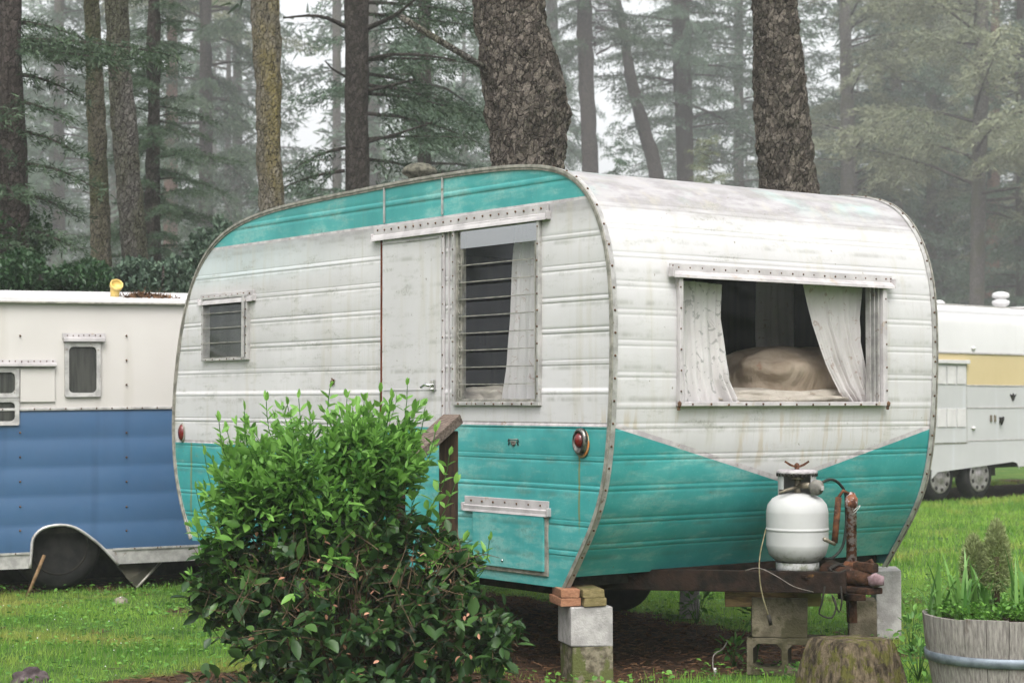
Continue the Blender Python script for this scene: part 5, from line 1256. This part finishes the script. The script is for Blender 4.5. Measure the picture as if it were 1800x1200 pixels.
for px, py, rx, rz, ry, wgt, yg in lobes:
    c = bl(px, py); sc = 8.0 / FPX
    for k in range(int(wgt * (.78 if yg > .5 else .80))):
        q = rnd_dir(1)[0]; q[2] = abs(q[2]) * (1 if random.random() < .72 else -1)
        rad = random.uniform(.35, 1.03) ** .6
        tip = c + q * np.array([rx * sc, ry, rz * sc]) * rad
        if tip[2] < .03: continue
        up = 1.0 if yg > .3 else .25
        d = q * np.array([1, 1, .6]) + np.array([0, 0, up * random.uniform(.3, 1.3)]) + rng.normal(size=3) * .25; d /= np.linalg.norm(d)
        L = random.uniform(.09, .20) * (1.1 if yg > .5 else .9)
        if yg > .5 and q[2] > .15 and random.random() < .34: tip = tip + np.array([q[0] * .05, 0, random.uniform(.02, .10)]); L += .07
        st = tip - d * L; mid = (st + tip) / 2 + rng.normal(size=3) * .008
        root = base + np.array([st[0] * .25 + random.uniform(-.05, .05), st[1] * .25, 0]); jm = root * .35 + st * .65 - np.array([0, 0, .05 * random.random()]) + rng.normal(size=3) * .03
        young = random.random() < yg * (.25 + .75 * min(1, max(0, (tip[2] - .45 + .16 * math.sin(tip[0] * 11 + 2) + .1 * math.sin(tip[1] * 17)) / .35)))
        if random.random() < .10:
            stems.tube([tuple(root), tuple((root + jm) / 2 + rng.normal(size=3) * .02), tuple(jm), tuple(st)], [.0055, .0042, .003, .002], 5, 0, False)
        stems.tube([tuple(st), tuple(mid), tuple(tip)], [.002, .0016, .001], 4, 1 if young else 0, False)
        npair = int(L / random.uniform(.028, .042)); a0 = random.uniform(0, 3.14)
        side = np.cross(d, [0.3, .2, 1.0]); side /= np.linalg.norm(side); s2 = np.cross(d, side)
        for i in range(npair + 1):
            t = (i + .3) / (npair + .6); pp = st * (1 - t) + tip * t; a = a0 + (i % 2) * 1.57 + random.uniform(-.4, .4)
            for sg in (1, -1):
                if random.random() < (.04 if young else .25): continue
                o = (side * math.cos(a) + s2 * math.sin(a)) * sg
                k_ = .35 + .65 * (t if young else random.random() * .4)
                dd_ = o * (1.15 - .65 * (t ** 3 if young else 0)) + d * k_ + np.array([0, 0, -.15 if not young else .05]) + rng.normal(size=3) * .15
                P_.append(pp); D_.append(dd_); S_.append(random.choice((.045, .055, .065, .075, .09)) * random.uniform(.85, 1.15) * (1 - .35 * t ** 3) * (.9 if young else 1.0)); T_.append(np.clip((.35 + .5 * t if young else .34) + random.gauss(0, .27), 0, 1)); K_.append(young)
        if young:
            for q_ in range(2): P_.append(tip); D_.append(d + rng.normal(size=3) * .18); S_.append(random.uniform(.028, .045)); T_.append(.95); K_.append(True)
for sx_, sy_ in SHOOTS:
    tip = bl(sx_, sy_, random.uniform(-.2, .15)); st = bl(sx_ + (575 - sx_) * .22, sy_ + random.uniform(90, 130), tip[1] * .6); mid = (st + tip) / 2 + np.array([(tip[0] - st[0]) * .25, 0, .01]) + rng.normal(size=3) * .008
    stems.tube(smooth3([tuple(st), tuple(mid), tuple(tip)], .05), .0019, 5, 1, False)
    side = np.array([random.uniform(-1, 1), random.uniform(-1, 1), 0]); side /= np.linalg.norm(side); a0 = random.uniform(0, 3.14); dd0 = nrm((tip - mid)[None])[0]; s2 = np.cross(dd0, side)
    npair = random.randint(4, 6)
    for i in range(npair):
        t = .15 + .8 * i / npair; pp = (1 - t) ** 2 * st + 2 * t * (1 - t) * mid + t * t * tip; a = a0 + (i % 2) * 1.57
        for sg in (1, -1):
            o = (side * math.cos(a) + s2 * math.sin(a)) * sg
            P_.append(pp); D_.append(o * 1.0 + dd0 * (.3 + .5 * t) + rng.normal(size=3) * .12); S_.append(random.uniform(.055, .085) * (1 - .45 * t * t)); T_.append(np.clip(.5 + .45 * t + random.gauss(0, .1), 0, 1)); K_.append(True)
    for q_ in range(3): P_.append(tip); D_.append(dd0 + rng.normal(size=3) * .25); S_.append(random.uniform(.03, .05)); T_.append(1.0); K_.append(True)
P_, D_, S_, T_, K_ = np.array(P_), np.array(D_), np.array(S_), np.array(T_), np.array(K_)
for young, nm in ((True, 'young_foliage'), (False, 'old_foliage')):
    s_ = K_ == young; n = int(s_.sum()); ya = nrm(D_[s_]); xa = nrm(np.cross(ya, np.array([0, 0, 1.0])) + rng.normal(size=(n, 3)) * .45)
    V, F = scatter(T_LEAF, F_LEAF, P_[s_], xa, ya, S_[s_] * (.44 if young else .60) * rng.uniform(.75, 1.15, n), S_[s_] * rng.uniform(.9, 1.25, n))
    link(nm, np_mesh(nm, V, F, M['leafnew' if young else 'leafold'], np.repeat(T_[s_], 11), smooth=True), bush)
print('bush leaves', len(P_))
for k in range(280):       # bare twigs
    px, py = random.uniform(390, 860), random.uniform(930, 1130); a = bl(px, py, random.uniform(-.42, .05)); a += (base - a) * .1
    d = rng.normal(size=3); d[2] = abs(d[2]) * .8; d /= np.linalg.norm(d); L = random.uniform(.06, .2)
    stems.tube([tuple(a), tuple(a + d * L * .5 + rng.normal(size=3) * .012), tuple(a + d * L)], [.0024, .0018, .001], 4, 0, False)
for k in range(9):
    a = k * .7; r0 = .05; x1, y1 = .34 * math.cos(a), .26 * math.sin(a); h = random.uniform(.5, .8)
    stems.tube([(r0 * math.cos(a), r0 * math.sin(a), -.02), (x1 * .5, y1 * .5, h * .4), (x1 * .8, y1 * .8, h * .75), (x1, y1, h)], [.012, .010, .007, .004], 6, 0, False)
stems.build('stems', [M['twig'], M['leafnew']], bush)
n = 60; pxs = rng.uniform(430, 860, n); pys = rng.uniform(930, 1190, n)
pos = np.array([bl(a, b, -random.uniform(.15, .42)) for a, b in zip(pxs, pys)])
leafcloud('withered_leaves', pos, rnd_dir(n), rng.uniform(.018, .034, n), M['deadleaf'], .5, wr=.5, parent=bush)
# ================================================================ trees
def trunk_mesh(parent, Y, spec, mat, H, nr=28, dz=.12, relief=.012, flare=.35, X0=None, plates=False):
    """spec: (py, xl, xr) rows in the photo at depth Y -> centres and radii; extended to ground and up to H"""
    rows = []
    for py, xl, xr in spec:
        a = atY(xl, py, Y); b = atY(xr, py, Y); rows.append((a.z, (a.x + b.x) / 2, (b.x - a.x) / 2))
    rows.sort(); (za, xa, ra), (zb, xb, rb_) = rows[0], rows[-1]
    sl = (xb - xa) / (zb - za) if zb - za > .5 else 0
    zs = [r[0] for r in rows]
    def cx(z):
        if z < za: return xa - sl * (za - z)
        if z > zb: return xb + sl * (z - zb) * .7
        return float(np.interp(z, zs, [r[1] for r in rows]))
    tp = (ra - rb_) / (zb - za) if zb - za > .5 else .01
    def rd(z):
        if z < za: return ra + max(.0, tp) * (za - z) * .5 + flare * ra * math.exp(-max(z, 0) / .35)
        if z > zb: return max(.03, rb_ * (1 - .85 * (z - zb) / (H - zb)))
        return float(np.interp(z, zs, [r[2] for r in rows]))
    V = []; z = -.1; zz = []
    while z < H: zz.append(z); z += dz if z < zb + .6 else .5
    for z in zz:
        r = rd(z); c = cx(z)
        for j in range(nr):
            a = 2 * math.pi * j / nr; ca, sa = math.cos(a), math.sin(a); p = Vector((c + r * ca, Y + r * sa, z))
            d = relief * (vnoise((ca * 1.5 + c, sa * 1.5, z * .8), 1.5) * 1.5 + vnoise((p.x, p.y, z), 9))
            if plates and z < zb + .3:
                q = Vector((p.x, p.y, z * .62)) + Vector((1, 1, 1)) * .05 * noise.noise(p * 9)
                ds = noise.voronoi(q * 21)[0]; d += .020 * min(1, (ds[1] - ds[0]) * 2.0) - .010
            V.append((c + (r + d) * ca, Y + (r + d) * sa, z))
    n = len(zz); F = [(i * nr + j, i * nr + (j + 1) % nr, (i + 1) * nr + (j + 1) % nr, (i + 1) * nr + j) for i in range(n - 1) for j in range(nr)]
    me = bpy.data.meshes.new('trunk'); me.from_pydata(V, [], F); me.materials.append(mat); me.polygons.foreach_set('use_smooth', [not plates] * len(F))
    link('trunk', me, parent); return cx, rd

class Spray:
    def __init__(s): s.p = []; s.d = []; s.l = []; s.t = []; s.w = MB()
    def limb(s, p0, az, L, rise, droop, dens=1.0, nl=.11, tone=.4, bare=.15, rw=.03, hang=.45, flat=1.0):
        p0 = np.array(p0, float); h = np.array([math.cos(az), math.sin(az), 0]); sd_ = np.array([-h[1], h[0], 0])
        bend = rng.normal() * .12
        def at(t): return p0 + h * (L * t) + sd_ * (bend * L * t * t) + np.array([0, 0, L * (rise * t - droop * t * t)])
        s.w.tube([tuple(at(t)) for t in (0, .25, .5, .75, 1.0)], [rw, rw * .75, rw * .5, rw * .3, rw * .1], 5, 0, False)
        nt = max(4, int(L * 9 * dens)); ts = bare + (1 - bare) * (np.arange(nt) + rng.uniform(0, 1, nt)) / nt
        for t in ts:
            for sg in (1, -1):
                tl = (.22 + .42 * L * (1 - t) * .55) * rng.uniform(.6, 1.2); tl = min(tl, 1.3)
                b = at(t); dr = h * rng.uniform(.35, .9) + sd_ * sg * flat + np.array([0, 0, rng.normal() * .15]); dr /= np.linalg.norm(dr)
                k = max(4, int(tl / nl * 3.4 * dens)); u = rng.uniform(.05, 1, k)
                pts = b + dr * (tl * u)[:, None] + np.array([0, 0, -1]) * (hang * tl * u * u)[:, None] + rng.normal(size=(k, 3)) * nl * .35
                dd = dr + np.array([0, 0, -1]) * (2 * hang * u)[:, None] * .6 + rng.normal(size=(k, 3)) * .55
                s.p.append(pts); s.d.append(dd); s.l.append(np.full(k, nl) * rng.uniform(.6, 1.3, k)); s.t.append(np.clip(tone + .25 * u + rng.normal() * .12 + rng.normal(size=k) * .15, 0, 1))
    def dead(s, pts, r): s.w.tube(smooth3(pts, .15), r if not isinstance(r, list) else r[0], 5, 0, False)
    def mesh(s, name, mat, wr=.21):
        p = np.concatenate(s.p); d = np.concatenate(s.d); l = np.concatenate(s.l); t = np.concatenate(s.t); n = len(p)
        V, F = scatter(T_NEEDLE, F_NEEDLE, p, rnd_dir(n), d, l * wr, l)
        wv = np.array(s.w.v).reshape(-1, 3) if s.w.v else np.zeros((0, 3)); wf = np.array([f if len(f) == 4 else list(f) + [f[-1]] for f in s.w.f if len(f) in (3, 4)]).reshape(-1, 4)
        mi = np.concatenate([np.zeros(len(F), int), np.ones(len(wf), int)])
        return np_mesh(name, np.concatenate([V, wv]), np.concatenate([F, wf + len(V)]), [mat, M['barkd']], np.concatenate([np.repeat(t, 4), np.zeros(len(wv))]), mi)
def crown_mesh(name, mat, z0, z1, L0, L1, nlimb, seed, dens=1.0, nl=.11, droop=.25, tone=.4, rise=.15, clump=False):
    global rng; keep = rng; rng = np.random.default_rng(seed); s = Spray()
    for k in range(nlimb):
        t = (k + rng.uniform(0, 1)) / nlimb; z = z0 + (z1 - z0) * t; L = (L0 + (L1 - L0) * t) * rng.uniform(.6, 1.15)
        s.limb((0, 0, z), rng.uniform(0, 6.283), L, rise + rng.normal() * .12, droop * rng.uniform(.5, 1.4), dens, nl, tone + rng.normal() * .1, .25 if L > 2 else .1, .012 + .008 * L)
    me = s.mesh(name, mat); rng = keep; return me
HIGH = crown_mesh('crown', M['f_dark'], 7.5, 15, 2.8, .5, 34, 11, .55, .22)
V1 = [crown_mesh('crown', M['f_dark'], 2.2, 15, 3.6, .7, 100, 21, 1.35, .10, .30),
      crown_mesh('crown', M['f_mid'], 1.5, 15, 3.8, .7, 96, 22, 1.3, .11, .35),
      crown_mesh('crown', M['f_yel'], 2.0, 15, 3.4, .8, 88, 23, 1.3, .10, .15, .5, .3),
      crown_mesh('crown', M['f_mid'], 3.2, 15, 3.3, .7, 80, 24, 1.3, .10, .22)]
def tree(name, label, Y, spec, bk, H=15, crown=None, cz=0.0, cs=1.0, group=None, rot=None, wf=1.0, **kw):
    c = sum((a + b) / 2 for _, a, b in spec) / len(spec); x = atY(c, 705, Y).x
    o = thing(name, label, 'tree', (x, Y, 0), group=group); o.location = (0, 0, 0)
    cx, rd = trunk_mesh(o, Y, spec, bk, H, **kw)
    if crown is not None:
        q = link('crown', crown, o); q.location = (cx(6.0), Y, cz); q.rotation_euler = (0, 0, rng.uniform(0, 6.28) if rot is None else rot); q.scale = (cs * wf, cs * wf, cs)
    return o, cx, rd
# the two big trunks right behind the trailer
tA, cxA, rdA = tree('spruce_tree', 'massive scaly trunk with a swollen right side behind the trailer roof', 14.6,
    [(0, 832, 955), (40, 836, 960), (75, 840, 970), (100, 843, 984), (130, 846, 993), (165, 850, 998), (205, 855, 1003), (235, 860, 996), (290, 863, 995)], M['bark'], 15, HIGH, 0, 1.0, nr=130, dz=.03, relief=.03, plates=True)
tB, cxB, rdB = tree('spruce_tree', 'straight dark scaly trunk behind the right end of the trailer roof', 16.8,
    [(0, 1320, 1402), (110, 1323, 1413), (195, 1327, 1421), (280, 1334, 1430), (330, 1339, 1439)], M['bark'], 15, HIGH, 0, 1.0, nr=110, dz=.035, relief=.02, plates=True)
m = MB(); m.tube(smooth3([tuple(atY(850, 118, 14.4)), tuple(atY(800, 88, 14.2)), tuple(atY(745, 55, 14.2)), tuple(atY(705, 30, 14.3))], .1), .026, 7); m.build('dead_limb', M['barkg'], tA)
# left hand group
LX = Spray()
tG, cxG, rdG = tree('spruce_tree', 'dark trunk half hidden in its own foliage at the far left edge', 19.0, [(0, -5, 36), (250, -4, 44), (500, -4, 52)], M['barkd'], 15, HIGH, 0, 1.0, relief=.02, nr=40)
tree('spruce_tree', 'slim tan trunk, left one of the close pair behind the blue caravan', 22.0, [(0, 148, 174), (260, 154, 187), (430, 160, 193)], M['barkt'], 15, HIGH, 0, 1.0, nr=48, dz=.08, relief=.02)
tree('spruce_tree', 'grey leaning trunk, right one of the close pair behind the blue caravan', 20.8, [(0, 183, 223), (100, 190, 228), (260, 200, 243), (430, 212, 259), (500, 216, 264)], M['barkg'], 15, HIGH, 0, 1.0, nr=48, dz=.08, relief=.02)
tree('spruce_tree', 'pale trunk stained with yellow lichen above the rear roof corner', 20.0, [(0, 443, 489), (150, 447, 492), (250, 451, 495), (360, 457, 499)], M['barky'], 15, HIGH, 0, 1.0, nr=52, dz=.07, relief=.03)
tF, cxF, rdF = tree('spruce_tree', 'dark straight trunk with arching limbs left of the massive one', 26.0, [(0, 606, 648), (180, 607, 648), (350, 607, 649)], M['barkd'], 15, HIGH, 0, 1.0, relief=.015, nr=40)
for pts, r in (([(612, 50), (575, 32), (540, 28), (498, 32)], .035), ([(645, 105), (690, 96), (750, 98), (800, 106)], .03), ([(645, 50), (680, 35), (705, 20), (740, -10)], .04), ([(645, 250), (700, 235), (760, 215)], .025), ([(608, 135), (585, 122), (572, 108)], .02), ([(646, 160), (690, 150), (730, 140)], .03)):
    P_l = [tuple(atY(a, b, 26.0 - .3 * i)) for i, (a, b) in enumerate(pts)]; sp_ = smooth3(P_l, .2); k = len(sp_); m = MB(); m.tube(sp_, [r * (1 - .7 * i / k) for i in range(k)], 6, 0, False); m.build('bare_limb', M['barkd'], tF)
# boughs hung where the photograph shows them
def boughs(parent, mat, items, nl=.12, dens=1.0, tone=.35, hang=.5):
    s = Spray()
    for px, py, Y, az, L, rise, droop in items:
        p = atY(px, py, Y); s.limb(tuple(p), R(az), L, rise, droop, dens, nl, tone, .05, .03, hang)
    o = link('boughs', s.mesh('boughs', mat), parent)
boughs(tG, M['f_dark'], [(15, 72, 19, -8, 1.75, .02, .12), (15, 80, 19, 4, 1.5, .0, .10), (20, 90, 19, -22, 1.3, -.05, .1), (10, 40, 19, 10, .9, .1, .3), (20, 130, 19, 15, .7, 0, .3), (15, 180, 19, -30, .7, 0, .3), (10, 230, 19, 5, .8, .05, .4), (20, 290, 19, -15, .9, .1, .4), (15, 340, 19, 30, .8, .05, .3), (10, 400, 19, -20, .8, 0, .3), (10, 140, 19, 200, .8, 0, .3), (0, 260, 19, 240, .8, 0, .3), (10, 330, 19, -70, .7, 0, .3), (12, 200, 19, -90, .7, 0, .4), (12, 420, 19, -80, .8, 0, .3)], .07, 1.6, .45, .35)
boughs(tF, M['f_dark'], [(640, 25, 26, 10, 1.7, -.02, .12), (645, 105, 26, -5, 1.7, .05, .14), (645, 150, 26, 15, 1.8, -.05, .18), (645, 165, 26, 5, 1.7, 0, .2), (645, 245, 26, -10, 1.6, .08, .12), (645, 200, 26, 12, 1.8, 0, .25), (645, 5, 26, 0, 1.9, 0, .15), (645, 130, 26.4, 25, 1.9, 0, .25), (640, 280, 26.2, 20, 1.5, -.02, .2), (606, 260, 26, 160, 1.0, -.1, .2), (606, 300, 26, 190, 1.1, -.1, .25)], .10, 1.3, .35, .6)

# mid distance trees, each with its own trunk line
print('crown faces', [len(v.polygons) for v in V1])
mid = [
 ('hemlock_tree', 'thin bare grey trunk in the bright gap left of the dark trunk', 44, [(0, 584, 600), (200, 585, 599), (330, 584, 600)], 'barkg', None, 1.0, 0, None),
 ('pine_tree', 'reddish broken trunk in the mist between the grey and yellow trunks', 38, [(0, 294, 310), (180, 292, 313), (350, 288, 312)], 'barkr', 2, 1.0, 6.0, None),
 ('pine_tree', 'curving misty trunk right of the brightest gap', 40, [(80, 1092, 1108), (130, 1098, 1117), (190, 1110, 1132), (260, 1130, 1155)], 'barkd', 3, .7, 5.5, None),
 ('pine_tree', 'thick misty trunk midway between the two scaly trunks', 42, [(0, 1180, 1212), (150, 1184, 1216), (250, 1188, 1218)], 'barkd', 3, 1.0, 3.2, None),
 ('pine_tree', 'misty trunk just right of the massive scaly trunk', 38, [(0, 1012, 1040), (150, 1018, 1044), (250, 1022, 1050)], 'barkd', 0, .7, 6.0, None),
 ('pine_tree', 'slim hazy trunk just right of the straight scaly trunk', 42, [(0, 1476, 1494), (200, 1477, 1502), (400, 1478, 1510)], 'barkg', 2, 1.0, 2.2, None),
 ('pine_tree', 'pale grey trunk forking low near the right edge of the wood', 35, [(0, 1718, 1736), (180, 1712, 1738), (330, 1708, 1732), (520, 1704, 1730)], 'barkg', 2, 1.0, 2.0, None),
 ('pine_tree', 'reddish hazy trunk beside the pale forking trunk', 46, [(250, 1738, 1758), (520, 1730, 1756)], 'barkr', 2, 1.1, 3.0, None),
 ('pine_tree', 'dim trunk left of the pale forking trunk, above the silver caravan', 50, [(100, 1672, 1690), (520, 1656, 1680)], 'barkd', 1, 1.0, 2.0, None),
 ('spruce_tree', 'broad misty spruce filling the gap left of the yellow trunk', 33, [(0, 352, 372), (400, 350, 374)], 'barkd', 0, .95, 0, None),
 ('spruce_tree', 'drooping dark spruce right of the leaning grey trunk', 28, [(0, 262, 280), (400, 258, 282)], 'barkd', 0, .55, 0, None),
 ('spruce_tree', 'misty green spruce between the dark trunk and the massive trunk', 36, [(0, 736, 756), (400, 734, 758)], 'barkd', 1, 1.05, 0, None),
 ('spruce_tree', 'hazy spruce low behind the trailer roof at the lichen trunk', 40, [(420, 539, 545), (470, 538, 546)], 'barkd', 0, .42, 0, None),
 ('spruce_tree', 'grey green spruce in the mist left of the close pair', 40, [(0, 96, 112), (400, 94, 114)], 'barkg', 1, .8, 0, None),
 ('spruce_tree', 'olive spruce low between the massive and straight trunks', 34, [(420, 1080, 1086), (470, 1079, 1087)], 'barkd', 1, .42, 0, None),
 ('spruce_tree', 'yellowish low spruce left of the straight scaly trunk', 36, [(420, 1248, 1254), (470, 1247, 1255)], 'barkd', 2, .42, 0, None),
 ('spruce_tree', 'green spruce in mist above the rounded right roof corner', 44, [(0, 1566, 1584), (400, 1566, 1586)], 'barkg', 1, .9, 0, None),
 ('spruce_tree', 'broad pale spruce behind the forking trunk', 48, [(0, 1628, 1644), (400, 1628, 1646)], 'barkg', 2, 1.1, 0, None),
 ('spruce_tree', 'dark low spruce above the silver caravan at the right edge', 38, [(0, 1788, 1806), (400, 1786, 1808)], 'barkd', 1, .75, 0, None),
 ('spruce_tree', 'faint spruce far back left of the curving trunk', 52, [(0, 960, 980), (400, 960, 982)], 'barkg', 1, 1.1, 0, None),
 ('spruce_tree', 'faint tall spruce behind the straight scaly trunk', 52, [(0, 1290, 1306), (400, 1290, 1308)], 'barkg', 3, 1.1, 2.0, None),
 ('spruce_tree', 'faint spruce far back behind the reddish broken trunk', 50, [(0, 410, 424), (400, 408, 426)], 'barkg', 3, 1.1, 0, None),
]
for nm, lb, Y, spec, bk, ci, cs, cz, rot in mid:
    kf = 1.12 if any(w_ in lb for w_ in ('drooping dark', 'misty green spruce', 'olive spruce', 'yellowish low', 'low behind')) else 2.6
    Y *= kf; cs *= kf; cz *= kf
    cr = V1[ci] if ci is not None else None
    H = 15 * cs if ci is not None else 50
    if kf < 2 and cs < .6: H *= .84
    wf_ = .62 if any(340 < r_[1] < 430 or 950 < r_[1] < 1120 for r_ in spec) else .98
    tree(nm, lb, Y, spec, M[bk], H, cr, cz, cs, None, rot, wf_, nr=18, dz=.6, relief=.05, flare=.2)
# evergreen shrubs above the blue caravan
def shrub(px, py, w_, h_, Y, label, mat='f_ivy', n=5200, sz=.06, tone=.4):
    c = atY(px, py, Y); k = Y / FPX; rx, rz = w_ / 2 * k, h_ / 2 * k; o = thing('evergreen_shrub', label, 'shrub', (0, 0, 0)); P0 = []
    for j in range(14):
        q = rnd_dir(1)[0]; cc = np.array(c) + q * np.array([rx * .7, .6, rz * .6]); m_ = n // 14; g_ = rnd_dir(m_) * rng.uniform(.3, 1, (m_, 1)) ** .5 * np.array([rx * .38, .4, rz * .45]); P0.append(cc + g_)
    zb_ = np.array(c) - np.array([0, 0, rz]); g_ = rng.uniform(-1, 1, (n // 3, 3)) * np.array([rx * .9, .5, zb_[2] * .5]); P0.append(np.array([c.x, c.y, zb_[2] * .6]) + g_)
    P0 = np.concatenate(P0); P0 = P0[P0[:, 2] > .05]; nn = len(P0)
    leafcloud('crown', P0, rnd_dir(nn) + np.array([0, -.2, .3]), rng.uniform(.6, 1.2, nn) * sz, M[mat], tone, wr=.5, parent=o)
    m = MB()
    for j in range(7): a = j * .9; m.tube([(c.x + .1 * math.cos(a), c.y + .1 * math.sin(a), -.05), (c.x + rx * .4 * math.cos(a), c.y + .4 * math.sin(a), c.z * .6), (c.x + rx * .6 * math.cos(a), c.y + .5 * math.sin(a), c.z + rz * .5)], [.04, .03, .012], 6)
    m.build('stems', M['barkd'], o)
shrub(60, 500, 150, 120, 17.2, 'dark evergreen shrub over the left end of the blue caravan roof')
shrub(165, 508, 150, 95, 17.6, 'dark evergreen shrub behind the yellow vent cap')
shrub(275, 500, 130, 110, 18.4, 'duller evergreen shrub between the yellow cap and the trailer', 'f_mid', 5200, .07, .3)
shrub(385, 480, 120, 190, 22, 'misty shrub rising behind the rear roof curve of the trailer', 'f_mid', 5000, .08, .4)
shrub(30, 420, 110, 160, 19.5, 'tall ivy growth around the far left trunk', 'f_ivy', 3600, .06, .5)

# far wood: one mass of trees beyond the ones you can tell apart
def far_wood():
    Vv, Ff, Tt, Mi = [], [], [], []; o_ = 0; rs = np.random.default_rng(5)
    base = []
    for sd_ in (31, 32, 33):
        me = crown_mesh('tmp', M['f_mid'], .8, 16, 4.2, .8, 84, sd_, .72, .24, .28)
        v = np.empty(len(me.vertices) * 3, np.float32); me.vertices.foreach_get('co', v); f = np.empty(len(me.loops), np.int32); me.loops.foreach_get('vertex_index', f); tn = np.empty(len(me.vertices), np.float32); me.attributes['tone'].data.foreach_get('value', tn)
        mi = np.empty(len(me.polygons), np.int32); me.polygons.foreach_get('material_index', mi); base.append((v.reshape(-1, 3), f.reshape(-1, 4), tn, mi)); bpy.data.meshes.remove(me)
    print('far crown faces', [len(b[1]) for b in base])
    for row, (Y, step) in enumerate(((125, 8.5), (150, 8.0), (185, 9.0), (225, 10.5))):
        X = -.62 * Y - 8
        while X < .64 * Y + 8:
            px = 900 + FPX * X / Y; gap = (420 < px < 660) or (950 < px < 1180)
            Yj = Y + rs.uniform(-6, 6); s_ = rs.uniform(2.3, 3.1)
            if gap: s_ = rs.uniform(.46, .58) * Yj / 66
            elif 60 < px < 150 or 1300 < px < 1480: s_ *= .85
            v, f, tn, mi = base[rs.integers(3)]; a = rs.uniform(0, 6.28); ca, sa = math.cos(a), math.sin(a)
            w_ = np.stack([v[:, 0] * ca - v[:, 1] * sa, v[:, 0] * sa + v[:, 1] * ca, v[:, 2]], 1) * s_ * np.array([1, 1, 1.0]) + np.array([X, Yj, 0])
            Vv.append(w_); Ff.append(f + o_); Tt.append(tn); Mi.append(mi); o_ += len(v)
            zz = np.linspace(-.1, 14.5 * s_, 9); r_ = rs.uniform(.4, .75) * (1 - zz / (16 * s_)); aa = np.arange(8) / 8 * 6.283
            tv = np.stack([X + r_[:, None] * np.cos(aa), Yj + r_[:, None] * np.sin(aa), np.repeat(zz[:, None], 8, 1)], 2).reshape(-1, 3)
            tf_ = np.array([(i * 8 + j, i * 8 + (j + 1) % 8, (i + 1) * 8 + (j + 1) % 8, (i + 1) * 8 + j) for i in range(8) for j in range(8)])
            Vv.append(tv); Ff.append(tf_ + o_); Tt.append(np.zeros(len(tv))); Mi.append(np.ones(len(tf_), int)); o_ += len(tv)
            X += step * rs.uniform(.7, 1.3)
    for k in range(30):      # the wood goes on round the clearing, behind and beside the viewer
        a = R(118 + 304 * (k + rs.uniform(-.3, .3)) / 29); D_ = rs.uniform(40, 60); X, Yj = D_ * math.cos(a + R(0)) * 1.1, D_ * math.sin(a)
        if Yj > 12 and abs(X) < .45 * Yj + 14: continue
        v, f, tn, mi = base[k % 3]; s_ = rs.uniform(1.3, 1.7)
        Vv.append(v * s_ + np.array([X, Yj, 0])); Ff.append(f + o_); Tt.append(tn); Mi.append(mi); o_ += len(v)
    me = np_mesh('far_wood', np.concatenate(Vv), np.concatenate(Ff), [M['f_mid'], M['barkg']], np.concatenate(Tt), np.concatenate(Mi))
    tag(link('far_wood', me), 'misty conifer wood closing the background', 'wood', kind='stuff')
far_wood()

# ---------------------------------------------------------------- haze
t = bpy.data.materials.new('haze'); t.use_nodes = True; nt = t.node_tree; nt.nodes.clear()
ou = nt.nodes.new('ShaderNodeOutputMaterial'); pv_ = nt.nodes.new('ShaderNodeVolumePrincipled')
pv_.inputs['Color'].default_value = (.93, .95, .97, 1); pv_.inputs['Density'].default_value = .0015; pv_.inputs['Anisotropy'].default_value = .2
nt.links.new(pv_.outputs[0], ou.inputs['Volume'])
m = MB(); m.box((0, 90, 27.0), (260, 330, 56)); hz_o = tag(m.build('haze', t), kind='stuff')
hz_o['label'] = 'thin pale mist hanging in the wood'; hz_o['category'] = 'haze'
